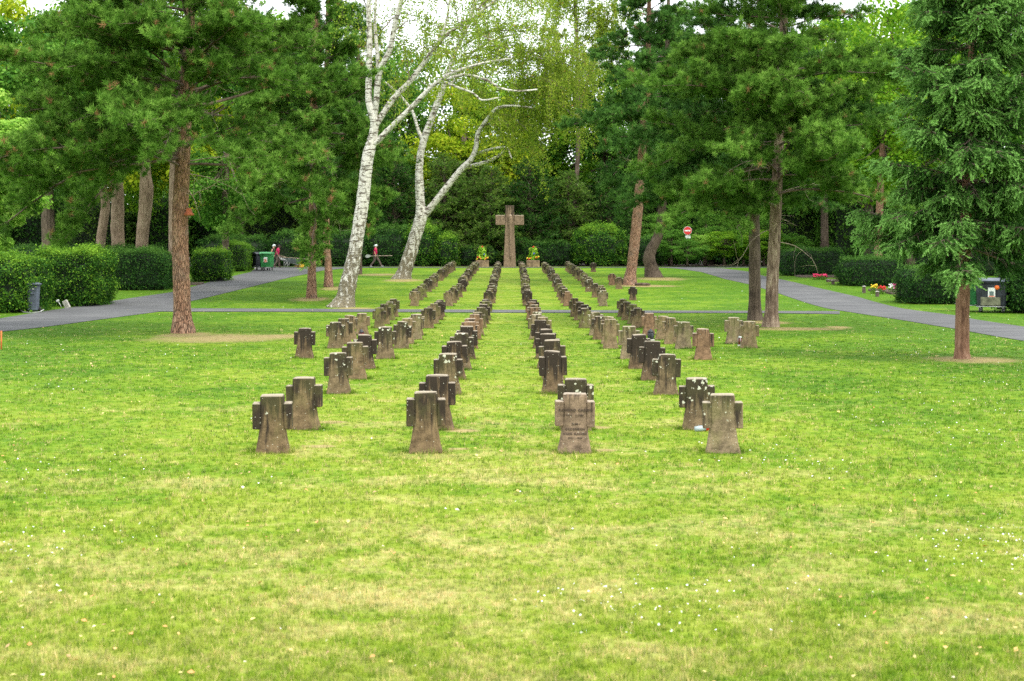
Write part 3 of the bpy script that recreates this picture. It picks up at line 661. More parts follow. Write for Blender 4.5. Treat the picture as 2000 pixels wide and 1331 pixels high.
birch(787, 545, [
  ([(786, 547, 40), (789, 535, 31), (797, 510, 27), (806, 480, 25), (815, 450, 24), (822, 425, 24), (821, 400, 18), (819, 360, 17), (819, 330, 15), (822, 300, 14), (829, 270, 14), (840, 240, 13), (855, 200, 13), (866, 170, 12), (875, 140, 10), (886, 110, 9), (897, 85, 8), (915, 45, 7), (930, 0, 6), (945, -60, 4)], 0),
  ([(825, 428, 15), (838, 410, 14), (850, 395, 13), (870, 370, 13), (890, 345, 12), (905, 328, 12), (921, 312, 11), (930, 290, 10), (934, 262, 9), (945, 245, 8), (958, 228, 7), (972, 214, 6), (1000, 210, 4), (1040, 214, 3)], -1.0),
  ([(908, 326, 8), (920, 325, 8), (937, 320, 8), (955, 314, 7), (970, 306, 6), (980, 298, 5), (988, 290, 3)], 1.0),
  ([(928, 302, 6), (940, 298, 6), (955, 294, 6), (975, 290, 5), (990, 291, 4), (999, 312, 3)], -1.0),
  ([(825, 274, 7), (817, 255, 7), (812, 238, 6), (804, 216, 6), (786, 192, 5), (768, 173, 5), (750, 158, 3)], .8),
  ([(868, 165, 6), (888, 158, 6), (900, 130, 6), (915, 108, 5), (940, 88, 5), (975, 70, 4), (1010, 62, 3)], 1.0)],
  [(900, 95, 1010, 60, -2, .05), (905, 90, 1060, 100, -3, .05), (900, 110, 1110, 140, -1, .05), (895, 120, 1150, 175, 1, .05), (890, 120, 1060, 170, 2, .05), (885, 150, 1000, 170, -2.5, .04),
   (990, 120, 1170, 150, -2, .04), (960, 180, 1090, 215, .5, .04), (958, 228, 1030, 255, -1, .03), (972, 214, 1080, 250, 1.5, .03), (900, 60, 960, -40, 2, .04), (920, 40, 1050, 0, -1, .04),
   (930, 10, 1100, 30, 1, .04), (900, 90, 840, 50, 2, .03), (885, 120, 850, 120, -2, .03), (1000, 60, 1130, 90, 2, .03), (870, 170, 960, 200, 2, .03), (934, 262, 990, 250, -2, .03),
   (1000, 170, 1100, 190, -3, .03), (985, 292, 1040, 300, 0, .02), (1060, 120, 1175, 180, 2.5, .03), (1000, 170, 1120, 235, -1.5, .03), (990, 200, 1060, 290, 1.5, .02), (1040, 110, 1185, 130, 0, .03), (1050, 170, 1160, 240, 1.0, .03), (960, 100, 1060, 130, -2, .03)],
  5.2, 'forked white birch with weeping yellow-green foliage, farther one, left of the tall cross', 32, .105, strand=(.9, 3.0))
birch(1120, 500, [([(1120, 522, 10), (1124, 400, 9), (1130, 250, 8), (1128, 120, 6), (1124, 20, 7), (1120, -60, 5)], 0), ([(1130, 220, 6), (1150, 150, 5), (1175, 90, 4), (1190, 20, 3)], 1)],
  [(1128, 150, 1190, 90, 1, .04), (1126, 100, 1060, 60, -1, .04), (1126, 60, 1210, 40, 2, .04), (1124, 10, 1245, -10, 1, .03), (1124, 40, 1240, 30, -1, .03), (1126, 90, 1230, 70, 0, .03), (1124, 30, 1080, -10, -2, .04), (1128, 170, 1060, 130, 2, .04), (1175, 90, 1225, 110, -1, .03), (1124, 0, 1160, -60, 0, .03), (1122, 0, 1050, 10, 2, .03)],
  7.5, 'slender distant birch with thin yellowish foliage against the sky, right of the cross', 33, .15, Yfix=122, strand=(1., 3.0), bark='dark_bark')

# ------------------------------------------------------------------ broadleaf trees, yews, hedges
def broad_crown(rng, r, hgt, z0, ncl, nleaf, size, cr_=(.9, 1.6), spread=1.0):
    """clump centres in an egg-shaped volume, leaves on each clump; returns verts, tint, clump centres"""
    cs = []
    while len(cs) < ncl:
        p = rng.uniform(-1, 1, 3); q = np.linalg.norm(p)
        if q > 1 or q < .35: continue
        cs.append((p[0]*r, p[1]*r, z0+(p[2]*.5+.5)*hgt, rng.uniform(*cr_)))
    cs = np.array(cs); k = rng.integers(0, ncl, nleaf); d = rng.normal(size=(nleaf, 3)); d /= np.linalg.norm(d, axis=1, keepdims=True)
    rr = cs[k, 3]*rng.uniform(0, 1, nleaf)**.35; off = d*rr[:, None]; off[:, 2] *= .62
    p = cs[k, :3]+off; nn = d*.6+rng.normal(size=d.shape)*.5+np.array([0, 0, .6])
    V, t = leaves(p, nn, size, rng, .85); return V, t, cs
def broad_trunk(rng, hgt, r0, cs, fork=.45, lean=(0, 0)):
    mb = MB(); top = np.array([lean[0], lean[1], hgt]); n = 8; s_ = np.linspace(0, 1, n)
    pts = [top*k + np.array([sin(k*5)*.08*hgt*.1, cos(k*4)*.05, 0]) for k in s_]; pts[0][2] = -.15
    mb.tube(pts, [r0*(1.2 if i == 0 else 1-.55*k) for i, k in enumerate(s_)], 12, True, .05, random.Random(int(rng.integers(1e6))))
    for c in cs[rng.permutation(len(cs))[:22]]:
        k = rng.uniform(fork, .95); a = top*k; b = c[:3]; m1 = a+(b-a)*.5+np.array([0, 0, -.06*np.linalg.norm(b-a)])
        mb.tube([a, m1, b], [r0*.32, r0*.2, .03], 6, False)
    return mb
PROTO = {}
def broad_tree(x, y, hgt, r, label, mat, bark='grey_bark', key='A', tr=.25, z0f=.22, size=.24, leafn=16000, name='broadleaf_tree', group='woodland trees behind the graves', ncl=70, lean=(0, 0), rz=None):
    e = empty(name, (x, y, h1(y)), label, 'tree', group)
    k = (key, mat)
    if k not in PROTO:
        rng = np.random.default_rng(abs(hash_(key)) % 10000)
        V, t, cs = broad_crown(rng, 1.0*5, 14*(1-.22), 14*.22, ncl, leafn, size*(14/14))
        PROTO[k] = (leaf_mesh('leaves', V, t), broad_trunk(rng, 11, .3, cs).mesh('trunk_and_limbs'))
        PROTO[k][0].materials.append(M[mat])
    cm, tm = PROTO[k]; sx, sz = r/5, hgt/14; rr = random.Random(int(x*13+y*7)).uniform(0, 6.28) if rz is None else rz
    o = link('crown', cm, None, e); o.scale = (sx, sx, sz); o.rotation_euler[2] = rr
    t_ = link('trunk', tm, M[bark], e); t_.scale = (max(sx, tr/.3), max(sx, tr/.3), sz); t_.rotation_euler[2] = rr
    return e
def hash_(s_): return sum((i+1)*ord(c)*31 for i, c in enumerate(s_))
def XY(px, Y): return (px-1000)*Y/F
def yew_cone(rng, r, hgt, nlimb, size_n, T, z0=.1, hang=.12):
    trunk = [Vector((0, 0, 0)), Vector((0, 0, hgt))]
    return conifer(rng, trunk, z0, hgt*.96, lambda f: r*(1-f)**.62+.25, nlimb, lambda f: 10+30*f, lambda f: .06, size_n, 6.5, T, hang=hang)
CON = {}
def dark_conifer(x, y, hgt, r, label, mat='hemlock', key='a', name='hemlock_tree', group='woodland trees behind the graves', cat='tree', z0=.3, hang=.25):
    e = empty(name, (x, y, h1(y)), label, cat, group); k = (key, mat)
    if k not in CON:
        rng = np.random.default_rng(hash_(key)); br, V, t, d = yew_cone(rng, 3.6, 10, 170, 7.0, YEW_T, z0, hang)
        cm = leaf_mesh('needles', V, t, 3); cm.materials.append(M[mat])
        mb = MB(); mb.tube([(0, 0, -.2), (0, 0, 5), (0, 0, 9.6)], [.22, .13, .03], 9)
        CON[k] = (cm, br.mesh('limbs'), mb.mesh('trunk'))
    cm, bm_, tm = CON[k]; rr = random.Random(int(x*17+y*5)).uniform(0, 6.28)
    for nm, me, mt in (('crown', cm, None), ('limbs', bm_, M['twig']), ('trunk', tm, M['dark_bark'])):
        o = link(nm, me, mt, e); o.scale = (r/3.6, r/3.6, hgt/10); o.rotation_euler[2] = rr
    return e

# --- backdrop: conifers and yews behind the tall cross
dk = [(770, 117, 9.5, 3.6, 'dark conifer behind the right birch trunk'), (868, 118, 9.2, 4.2, 'feathery conifer just left of the tall cross'),
      (960, 116.5, 8.3, 3.6, 'dense dark conifer directly behind the tall cross'), (1035, 117, 9.0, 3.8, 'green-tipped conifer just right of the tall cross'),
      (1110, 118.5, 8.0, 3.6, 'conifer behind the round yew bush right of the cross'), (700, 119, 10, 3.6, 'dark conifer behind the walking worker'),
      (1185, 120, 8.8, 3.4, 'dark conifer behind the leaning pine trunk'), (915, 121, 9.8, 4.2, 'tallest feathery conifer rising behind the left arm of the cross')]
for i, (px, Y, hh, r, lb) in enumerate(dk): dark_conifer(XY(px, Y), Y, hh, r, lb, 'hemlock' if i % 3 else 'yew', 'ab'[i % 2]*(i % 2+1))
# --- broadleaf woods
bl = [ # px, Y, height, radius, material, proto, label
 (905, 125, 15.8, 5.6, 'yellow_leaf', 'B', 'yellow-green tree glowing between the two birches'),
 (985, 130, 18.0, 5.6, 'maple', 'A', 'green tree above the conifers left of the cross top'),
 (1085, 131, 18.5, 5.6, 'maple', 'C', 'deep green tree behind the hanging birch foliage'),
 (1180, 130, 19.5, 5.0, 'maple_deep', 'A', 'deep green tree between the tall cross and the leaning pine'),
 (800, 131, 20.5, 5.6, 'maple_deep', 'C', 'deep green tree seen between the birch trunks'),
 (700, 126, 19.0, 6.0, 'maple_deep', 'A', 'tall deep green tree behind the left birch trunk'),
 (590, 124, 21.0, 6.0, 'maple_deep', 'B', 'tall deep green tree behind the slim pair of pines'),
 (470, 120, 22.0, 6.2, 'maple', 'A', 'tall bright green tree showing right of the large left pine'),
 (350, 112, 20.0, 6.0, 'yellow_leaf', 'C', 'sunny yellow-green tree glowing through the large left pine'),
 (230, 118, 21.0, 6.0, 'maple', 'B', 'bright green tree behind the grey trunks at left'),
 (100, 112, 20.0, 6.0, 'maple_deep', 'A', 'deep green tree behind the left hedges'),
 (-20, 105, 20.0, 6.0, 'yellow_leaf', 'B', 'yellow-green tree at the far left edge of the wood'),
 (1290, 127, 21.0, 5.6, 'maple_deep', 'B', 'deep green tree behind the hook-footed pine'),
 (1390, 126, 21.0, 6.0, 'maple_deep', 'A', 'deep green tree behind the no entry sign'),
 (1500, 124, 21.0, 6.0, 'maple_deep', 'C', 'deep green tree behind the close pair of pines'),
 (1610, 120, 21.0, 6.0, 'maple_deep', 'B', 'deep green tree right of the close pair of pines'),
 (1700, 108, 20.0, 6.2, 'maple', 'A', 'bright green maple left of the big spruce, farther one'),
 (1775, 88, 17.5, 5.2, 'maple', 'C', 'bright green maple just left of the big spruce, nearer one'),
 (1900, 98, 20.0, 6.0, 'maple_deep', 'B', 'deep green tree behind the big spruce'),
 (2040, 90, 19.0, 6.0, 'maple_deep', 'A', 'deep green tree beyond the right edge bins'),
 (1560, 135, 23.0, 6.5, 'maple_deep', 'A', 'farther deep green tree showing over the right pines'),
 (540, 140, 25.0, 7.0, 'maple_deep', 'C', 'farther deep green tree showing over the slim pines'),
 (160, 136, 25.0, 7.0, 'maple', 'C', 'farther bright tree over the left hedges'),
 (1340, 142, 23.0, 6.5, 'maple_deep', 'C', 'farther deep green tree above the leaning pine'),
 (1820, 130, 26.0, 7.0, 'maple', 'B', 'farther bright tree above the nearer maple'),
]
for px, Y, hh, r, mt, ky, lb in bl: broad_tree(XY(px, Y), Y, hh, r, lb, mt, 'dark_bark', ky)
# --- second belt that closes the wood (low understorey trees)
for i in range(20):
    px = -120+i*118; Y = 146+(i % 3)*5
    broad_tree(XY(px, Y), Y, 12.0 if 640 < px < 1230 else 17, 6.8, 'tree number %d from the left in the dim belt at the back of the wood' % (i+1) if 0 else
               ['leafy', 'dense', 'dim', 'deep green', 'shaded'][i % 5]+' low-branching tree in the back belt of the wood, '+['first', 'second', 'third', 'fourth', 'fifth', 'sixth', 'seventh', 'eighth', 'ninth', 'tenth', 'eleventh', 'twelfth', 'thirteenth', 'fourteenth', 'fifteenth', 'sixteenth', 'seventeenth', 'eighteenth', 'nineteenth', 'twentieth'][i]+' from left',
               'maple_deep', 'dark_bark', 'BCA'[i % 3])
# --- left trees with visible trunks
def px_tree(px, Y, stems, label, mat, crown_c, bark='grey_bark', seed=5, nleaf=16000, size=.2, ncl=46, name='broadleaf_tree', cr_=(.7, 1.3)):
    base = Vector((XY(px, Y), Y, h1(Y))); rng = np.random.default_rng(seed)
    e = empty(name, base, label, 'tree', 'trees with bare trunks behind the left hedges')
    for i, st in enumerate(stems):
        pts, rad = px_stem(st, Y, base)
        if i == 0: pts[0].z = -.2
        mb = MB(); trunk_mesh(mb, pts, rad, rng, 12); mb.build('trunk' if i == 0 else 'limb', M[bark], e)
    (cx, cy, wpx, hpx) = crown_c; c = P(cx, cy, Y)-base; rx, rz_ = wpx*Y/F, hpx*Y/F
    cs = []
    while len(cs) < ncl:
        p = rng.uniform(-1, 1, 3)
        if .3 < np.linalg.norm(p) < 1: cs.append((c.x+p[0]*rx, c.y+p[1]*rx*.9, c.z+p[2]*rz_, rng.uniform(*cr_)))
    cs = np.array(cs); k = rng.integers(0, ncl, nleaf); d = rng.normal(size=(nleaf, 3)); d /= np.linalg.norm(d, axis=1, keepdims=True)
    off = d*(cs[k, 3]*rng.uniform(0, 1, nleaf)**.35)[:, None]; off[:, 2] *= .6
    V, t = leaves(cs[k, :3]+off, d*.6+rng.normal(size=d.shape)*.45+np.array([0, 0, .6]), size, rng, .85)
    link('crown', leaf_mesh('leaves', V, t), M[mat], e)
    mb = MB(); src = np.array(px_stem(stems[0], Y, base)[0][-1])
    for q in cs[:18]: mb.tube([src, (src+q[:3])/2+np.array([0, 0, -.3]), q[:3]], [.07, .05, .02], 5, False)
    mb.build('branches', M['twig'], e); return e
px_tree(195, 80, [[(193, 520, 20), (196, 480, 19), (201, 440, 18), (206, 405, 18), (203, 380, 16), (197, 350, 13), (190, 300, 10)], [(207, 400, 12), (216, 375, 10), (226, 345, 8), (235, 300, 6)]],
        'forked grey-brown tree trunk behind the second hedge from the left', 'maple_deep', (190, 160, 150, 190), seed=51)
px_tree(232, 84, [[(234, 520, 28), (231, 480, 26), (229, 440, 26), (230, 400, 25), (228, 340, 22), (226, 250, 18)]],
        'short stout trunk between the forked and the straight grey trunks', 'maple_deep', (240, 120, 140, 190), seed=52)
px_tree(278, 79, [[(275, 520, 25), (277, 480, 24), (280, 440, 25), (284, 400, 26), (286, 370, 27), (284, 340, 22), (282, 290, 18), (280, 230, 14)]],
        'straight pale grey-brown trunk left of the large pine', 'maple', (290, 130, 150, 180), seed=53)
px_tree(338, 74, [[(338, 525, 20), (339, 450, 20), (340, 380, 20), (341, 320, 18), (343, 250, 15)]],
        'straight trunk standing just behind the large left pine', 'maple_deep', (380, 110, 150, 160), seed=54)
px_tree(88, 68, [[(92, 530, 20), (91, 480, 18), (89, 430, 17), (92, 390, 15), (96, 340, 12)]],
        'dim trunk rising behind the left hedge row', 'maple_deep', (70, 190, 130, 170), 'dark_bark', 55)
px_tree(-60, 47, [[(-60, 600, 26), (-62, 480, 22), (-60, 300, 18), (-58, 150, 14)]],
        'pale green maple whose leafy boughs hang into the left edge', 'maple_pale', (-30, 335, 118, 150), 'dark_bark', 56, 26000, .13, 46, 'maple_tree', (.35, .75))
px_tree(1715, 82, [[(1715, 520, 17), (1716, 470, 16), (1717, 430, 15), (1720, 360, 13), (1724, 280, 11)]],
        'reddish trunk seen between the right pines and the spruce', 'maple', (1735, 200, 110, 170), 'pine_bark', 57)
px_tree(440, 96, [[(440, 530, 14), (441, 400, 12), (442, 300, 10)]], 'leafy tree with fresh green foliage right of the large left pine trunk', 'maple_deep', (430, 340, 75, 110), 'dark_bark', 58, 12000, .18, 36)

def hedge(px0, px1, ytop, ybase, depth, label, mat='hedge', seed=1, rnd=.25, name='hedge', dens=520, Y=None, lsize=.085, cat='hedge', group='clipped hedges along the roads', rough=.17, rot=0):
    Yb = Yof(ybase) if Y is None else Y; s_ = F/Yb; x0, x1 = (px0-1000)/s_, (px1-1000)/s_; hz = EYE-(ytop-HOR)/s_-h1(Yb)
    wx = x1-x0; rng = np.random.default_rng(seed+100); e = empty(name, ((x0+x1)/2, Yb+depth/2, h1(Yb)), label, cat, group, rot)
    hx, hy = wx/2, depth/2; area = 2*(wx+depth)*hz+wx*depth; n = int(area*dens)
    # superellipse box surface
    d = rng.normal(size=(n*2, 3)); pw = 2+3.5*(1-rnd*2) if rnd < .5 else 2
    u = rng.uniform(-1, 1, (n, 3)); f = rng.choice(5, n, p=np.array([depth*hz, depth*hz, wx*hz, wx*hz, wx*depth])/area); 
    u[f == 0, 0] = -1; u[f == 1, 0] = 1; u[f == 2, 1] = -1; u[f == 3, 1] = 1; u[f == 4, 2] = 1
    zz = u[:, 2].copy(); q = u.copy(); q[:, 2] = np.maximum(q[:, 2], -.2)
    nrm = (np.abs(q)**(pw)).sum(1)**(1/pw); q = u/np.maximum(nrm, 1)[:, None]
    bumpy = 1+rough*(np.sin(q[:, 0]*hx*4+seed)*np.sin(q[:, 2]*hz*3+seed*2)+np.sin(q[:, 1]*hy*5+1)*.5)*.5 + rng.normal(size=n)*rough*.35
    p = np.stack([q[:, 0]*hx*bumpy, q[:, 1]*hy*bumpy, (q[:, 2]*.5+.5)*hz*(1+(bumpy-1)*.6)], 1)
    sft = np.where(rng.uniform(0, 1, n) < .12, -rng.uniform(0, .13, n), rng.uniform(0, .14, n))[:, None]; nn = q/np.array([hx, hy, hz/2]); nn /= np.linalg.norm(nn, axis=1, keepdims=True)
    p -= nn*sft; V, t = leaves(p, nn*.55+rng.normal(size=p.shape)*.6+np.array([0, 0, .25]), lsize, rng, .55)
    t = np.where((f == 4) | (q[:, 2] > .86) | (sft[:, 0] < 0), t*.55+.5, t*.6)  # lit top and shaded sides painted into the leaf tint; protruding shoots paler too
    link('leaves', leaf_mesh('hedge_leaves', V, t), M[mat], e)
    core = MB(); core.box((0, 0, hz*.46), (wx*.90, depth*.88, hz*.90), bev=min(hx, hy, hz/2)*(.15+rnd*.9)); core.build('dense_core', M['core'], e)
    return e
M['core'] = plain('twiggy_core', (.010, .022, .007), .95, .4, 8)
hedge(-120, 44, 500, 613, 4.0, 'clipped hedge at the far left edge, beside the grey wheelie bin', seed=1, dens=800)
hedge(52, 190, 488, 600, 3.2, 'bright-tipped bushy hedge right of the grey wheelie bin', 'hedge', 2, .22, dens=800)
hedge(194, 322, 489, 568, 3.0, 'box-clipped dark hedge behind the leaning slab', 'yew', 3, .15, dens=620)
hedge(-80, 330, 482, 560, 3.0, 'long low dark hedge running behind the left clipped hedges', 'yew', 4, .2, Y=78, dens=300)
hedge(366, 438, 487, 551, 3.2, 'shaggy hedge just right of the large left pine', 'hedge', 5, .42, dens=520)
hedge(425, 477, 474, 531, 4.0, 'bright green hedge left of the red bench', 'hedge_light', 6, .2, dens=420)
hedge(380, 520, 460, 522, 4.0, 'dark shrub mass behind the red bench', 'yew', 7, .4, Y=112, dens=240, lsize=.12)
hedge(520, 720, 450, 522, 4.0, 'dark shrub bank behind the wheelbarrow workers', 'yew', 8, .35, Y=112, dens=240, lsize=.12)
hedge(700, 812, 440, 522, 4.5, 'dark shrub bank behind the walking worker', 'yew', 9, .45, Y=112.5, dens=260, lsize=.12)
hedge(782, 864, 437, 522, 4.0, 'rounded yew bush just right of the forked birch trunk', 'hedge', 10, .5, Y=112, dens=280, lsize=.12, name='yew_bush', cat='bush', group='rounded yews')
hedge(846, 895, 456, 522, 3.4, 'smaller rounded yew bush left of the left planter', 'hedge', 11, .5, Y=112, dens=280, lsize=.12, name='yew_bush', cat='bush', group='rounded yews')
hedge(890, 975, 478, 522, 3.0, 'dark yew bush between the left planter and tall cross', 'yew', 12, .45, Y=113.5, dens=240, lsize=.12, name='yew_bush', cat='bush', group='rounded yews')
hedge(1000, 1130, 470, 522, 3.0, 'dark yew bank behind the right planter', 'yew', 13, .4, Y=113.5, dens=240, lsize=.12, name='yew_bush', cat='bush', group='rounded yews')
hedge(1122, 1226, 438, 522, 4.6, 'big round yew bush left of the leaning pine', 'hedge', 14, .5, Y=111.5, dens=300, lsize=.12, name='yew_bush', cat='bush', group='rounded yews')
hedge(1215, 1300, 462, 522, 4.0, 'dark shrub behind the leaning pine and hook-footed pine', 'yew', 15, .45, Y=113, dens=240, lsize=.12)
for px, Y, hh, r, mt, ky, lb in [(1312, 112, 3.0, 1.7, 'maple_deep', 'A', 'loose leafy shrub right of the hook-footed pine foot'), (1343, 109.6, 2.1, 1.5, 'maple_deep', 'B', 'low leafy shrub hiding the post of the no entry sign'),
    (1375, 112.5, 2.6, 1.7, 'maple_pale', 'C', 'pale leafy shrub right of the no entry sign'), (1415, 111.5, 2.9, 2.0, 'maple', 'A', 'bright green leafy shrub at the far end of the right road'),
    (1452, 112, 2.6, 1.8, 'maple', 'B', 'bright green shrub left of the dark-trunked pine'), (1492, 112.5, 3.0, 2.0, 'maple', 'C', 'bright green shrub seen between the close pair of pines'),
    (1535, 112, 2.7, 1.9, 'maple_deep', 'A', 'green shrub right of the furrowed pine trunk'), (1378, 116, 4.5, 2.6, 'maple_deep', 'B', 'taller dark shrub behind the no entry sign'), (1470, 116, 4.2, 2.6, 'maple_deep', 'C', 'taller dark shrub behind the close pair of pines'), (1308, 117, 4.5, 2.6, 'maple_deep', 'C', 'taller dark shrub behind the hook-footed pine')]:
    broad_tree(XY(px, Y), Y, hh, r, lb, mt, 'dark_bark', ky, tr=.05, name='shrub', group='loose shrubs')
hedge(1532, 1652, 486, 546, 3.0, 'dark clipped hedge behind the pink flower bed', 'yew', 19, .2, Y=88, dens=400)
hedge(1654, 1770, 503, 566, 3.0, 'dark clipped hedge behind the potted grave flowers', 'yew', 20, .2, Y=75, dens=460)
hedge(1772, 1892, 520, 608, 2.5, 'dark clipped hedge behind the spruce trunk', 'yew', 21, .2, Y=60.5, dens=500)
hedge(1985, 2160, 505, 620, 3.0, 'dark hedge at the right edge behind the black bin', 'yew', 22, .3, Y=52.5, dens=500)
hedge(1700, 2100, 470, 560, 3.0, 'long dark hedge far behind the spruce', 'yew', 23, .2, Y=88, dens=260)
# understorey that closes the view between the far trunks
under = [(-60, 122, 6.0), (60, 124, 6.5), (180, 122, 6.0), (300, 124, 6.5), (415, 126, 7.0), (530, 124, 6.5), (640, 127, 7), (755, 125, 6.5), (865, 127, 6.5), (980, 126, 6.0),
         (1095, 127, 6.0), (1210, 125, 6.5), (1325, 127, 7.0), (1440, 124, 7.0), (1555, 122, 7.0), (1670, 120, 7.0), (1785, 118, 6.5), (1900, 116, 7.0), (2020, 116, 7.0), (2140, 116, 7)]
_ord = ['first', 'second', 'third', 'fourth', 'fifth', 'sixth', 'seventh', 'eighth', 'ninth', 'tenth', 'eleventh', 'twelfth', 'thirteenth', 'fourteenth', 'fifteenth', 'sixteenth', 'seventeenth', 'eighteenth', 'nineteenth', 'twentieth', 'twenty-first', 'twenty-second']
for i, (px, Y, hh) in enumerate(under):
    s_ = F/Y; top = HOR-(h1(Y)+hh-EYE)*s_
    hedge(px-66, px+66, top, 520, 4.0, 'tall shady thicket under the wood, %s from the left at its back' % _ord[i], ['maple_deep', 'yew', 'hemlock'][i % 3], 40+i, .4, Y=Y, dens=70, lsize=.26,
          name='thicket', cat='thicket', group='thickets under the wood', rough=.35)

# ------------------------------------------------------------------ gravestones
def stone_mesh(name, seed, flush=False, w=1.0, hgt=.65):
    r = random.Random(seed); mb = MB()
    def ring(z, hw, hd, c=.018, dx=0):
        out = []
        for sx, sy, a in ((1, 1, 0), (-1, 1, 1), (-1, -1, 2), (1, -1, 3)):
            p = [(hw, hd-c), (hw-c, hd)] if a in (0, 2) else [(hw-c, hd), (hw, hd-c)]
            out += [(sx*q[0]+r.uniform(-.002, .002)+dx, sy*q[1]+r.uniform(-.002, .002), z+r.uniform(-.002, .002)) for q in p]
        return out
    prof = [(-.12, .200, .115), (0.0, .190, .108), (.03, .186, .106), (.07, .176, .100), (.12, .165, .094), (.17, .156, .089), (.23, .146, .085), (.30, .137, .082), (.38, .130, .080), (.46, .130, .078),
            (.54, .130, .077), (hgt-.035, .130, .076), (hgt-.012, .127, .073), (hgt, .118, .064)]
    k = r.uniform(.97, 1.03); cv = r.uniform(.0, .012)
    rings = [ring(z, hw*k*w, hd, dx=r.uniform(-.002, .002)) for z, hw, hd in prof]; vs = [q for rg in rings for q in rg]; n = 8; fs = []
    for i in range(len(rings)-1):
        for j in range(n): fs.append((i*n+j, i*n+(j+1) % n, (i+1)*n+(j+1) % n, (i+1)*n+j))
    top = len(vs); vs.append((0, 0, hgt+cv))
    fs += [((len(rings)-1)*n+j, (len(rings)-1)*n+(j+1) % n, top) for j in range(n)]
    if seed % 3 == 0:      # a broken upper corner
        sx = 1 if seed % 2 else -1
        for i_ in range((len(rings)-3)*n, len(vs)):
            x_, y_, z_ = vs[i_]
            if x_*sx > .07: vs[i_] = (x_-sx*r.uniform(.004, .012), y_, z_-r.uniform(.006, .022))
    mb.add(vs, fs)
    ad = .0785 if flush else .062; off = 0 if flush else .008
    for s_ in (-1, 1):
        zc = .430+r.uniform(-.008, .008); hh = .275+r.uniform(-.012, .012); cx = s_*(.166*w+.002)
        mb.box((cx, off, zc), (.088*w, ad*2*(1 if flush else 1), hh), bev=.008)
    return mb.mesh(name)
SM = [stone_mesh('gravestone', s, flush=(s % 2 == 1), w=1+(s % 3-1)*.02, hgt=.65+(s % 5-2)*.006) for s in range(10)]+[stone_mesh('gravestone', 91, flush=True)]
SMM = {}
def stone_data(i, kind):
    if (i, kind) not in SMM:
        me = SM[i].copy(); me.materials.append(STONE[kind]); SMM[(i, kind)] = me
    return SMM[(i, kind)]
LOOK = {'lettered': 'reddish cross with carved names', 'sandy': 'plain sandy stone cross', 'red': 'reddish brown stone cross', 'brown': 'streaked brown stone cross', 'dark': 'nearly black weathered stone cross',
        'spotty': 'lichen-speckled dark stone cross', 'mossy': 'mossy greenish brown stone cross', 'grey': 'pale grey-tan stone cross'}
ORD = ['frontmost', 'second', 'third', 'fourth', 'fifth', 'sixth', 'seventh', 'eighth', 'ninth', 'tenth', 'eleventh', 'twelfth', 'thirteenth', 'fourteenth', 'fifteenth', 'rearmost']
FILE = ['', 'first file from left', 'second file from left', 'third file from left', 'third file from right', 'second file from right', 'first file from right', 'outlying right-hand file']
RY = [15.3, 17.2, 21.2, 23.5, 25.7, 28.1, 32.4, 34.5, 36.8, 39.2, 43.6, 45.9, 48.2, 50.5]
FY = [59.3+10.95*g+2.2*k for g in range(4) for k in range(4)]
CX = {1: -4.13, 2: -2.53, 3: -.93, 4: .67, 5: 2.27, 6: 3.87, 7: 5.47}
near = { # kind per file, front to back
 1: (5, ['dark', 'spotty', 'brown', 'sandy', 'sandy', 'mossy', 'brown', 'mossy', 'brown']),
 2: (0, ['brown', 'brown', 'spotty', 'brown', 'dark', 'spotty', 'spotty', 'sandy', 'grey', 'sandy', 'brown', 'sandy', 'dark', 'dark']),
 3: (0, ['brown', 'dark', 'spotty', 'dark', 'spotty', 'dark', 'red', 'red', 'red', 'sandy', 'brown', 'dark', 'mossy', 'dark']),
 4: (0, ['red', 'spotty', 'dark', 'brown', 'dark', 'dark', 'dark', 'sandy', 'grey', 'grey', 'red', 'sandy', 'red', 'dark']),
 5: (0, ['grey', 'spotty', 'spotty', 'dark', 'dark', 'grey', 'sandy', 'sandy', 'brown', 'grey', 'mossy', 'dark', 'brown', 'brown']),
 6: (5, ['red', 'grey', 'sandy', 'sandy', 'red', 'brown', 'mossy', 'brown', 'mossy'])}
rs = random.Random(4)
SHIFT = {(2, 0): (-.04, 0), (2, 1): (.02, 0), (3, 0): (.0, 0), (4, 0): (.0, 0), (5, 0): (0, 0), (3, 1): (.03, .0), (5, 1): (-.03, 0), (6, 5): (-.12, -.2), (1, 5): (-.02, .3)}
PLACED = []
def gravestone(x, y, kind, label, mi=None, size=1.0, tilt=None, group='stone crosses in long files on the lawn'):
    mi = rs.randrange(10) if mi is None else mi
    me = stone_data(mi, kind); o = link('gravestone', me)
    o.location = (x, y, h1(y)-.015); o.scale = (size*rs.uniform(.985, 1.015), 1, size*rs.uniform(.95, 1.04))
    t_ = tilt if tilt is not None else (rs.gauss(0, .018), rs.gauss(0, .02))
    o.rotation_euler = (t_[1], t_[0], rs.gauss(0, .05)); PLACED.append((x, y))
    tag(o, label, 'gravestone', group); return o
for f, (first, kinds) in near.items():
    for i, kd in enumerate(kinds):
        y = RY[first+i]; dx, dy = SHIFT.get((f, first+i), (rs.gauss(0, .035), rs.gauss(0, .06)))
        mi = [1, 2, 4, 5, 7, 8][(f*2+i) % 6] if first+i < 2 else None
        if (f, i) == (4, 0): mi = 10; kd = 'lettered'
        o = gravestone(CX[f]+dx, y+dy, kd, '%s, %s before the cross path in the %s' % (LOOK[kd], ORD[i] if i < len(kinds)-1 else 'last', FILE[f]), mi)
        if (f, i) == (4, 0): GASSEN = o; o.scale = (1, 1, 1); o.rotation_euler = (0, .012, .02)
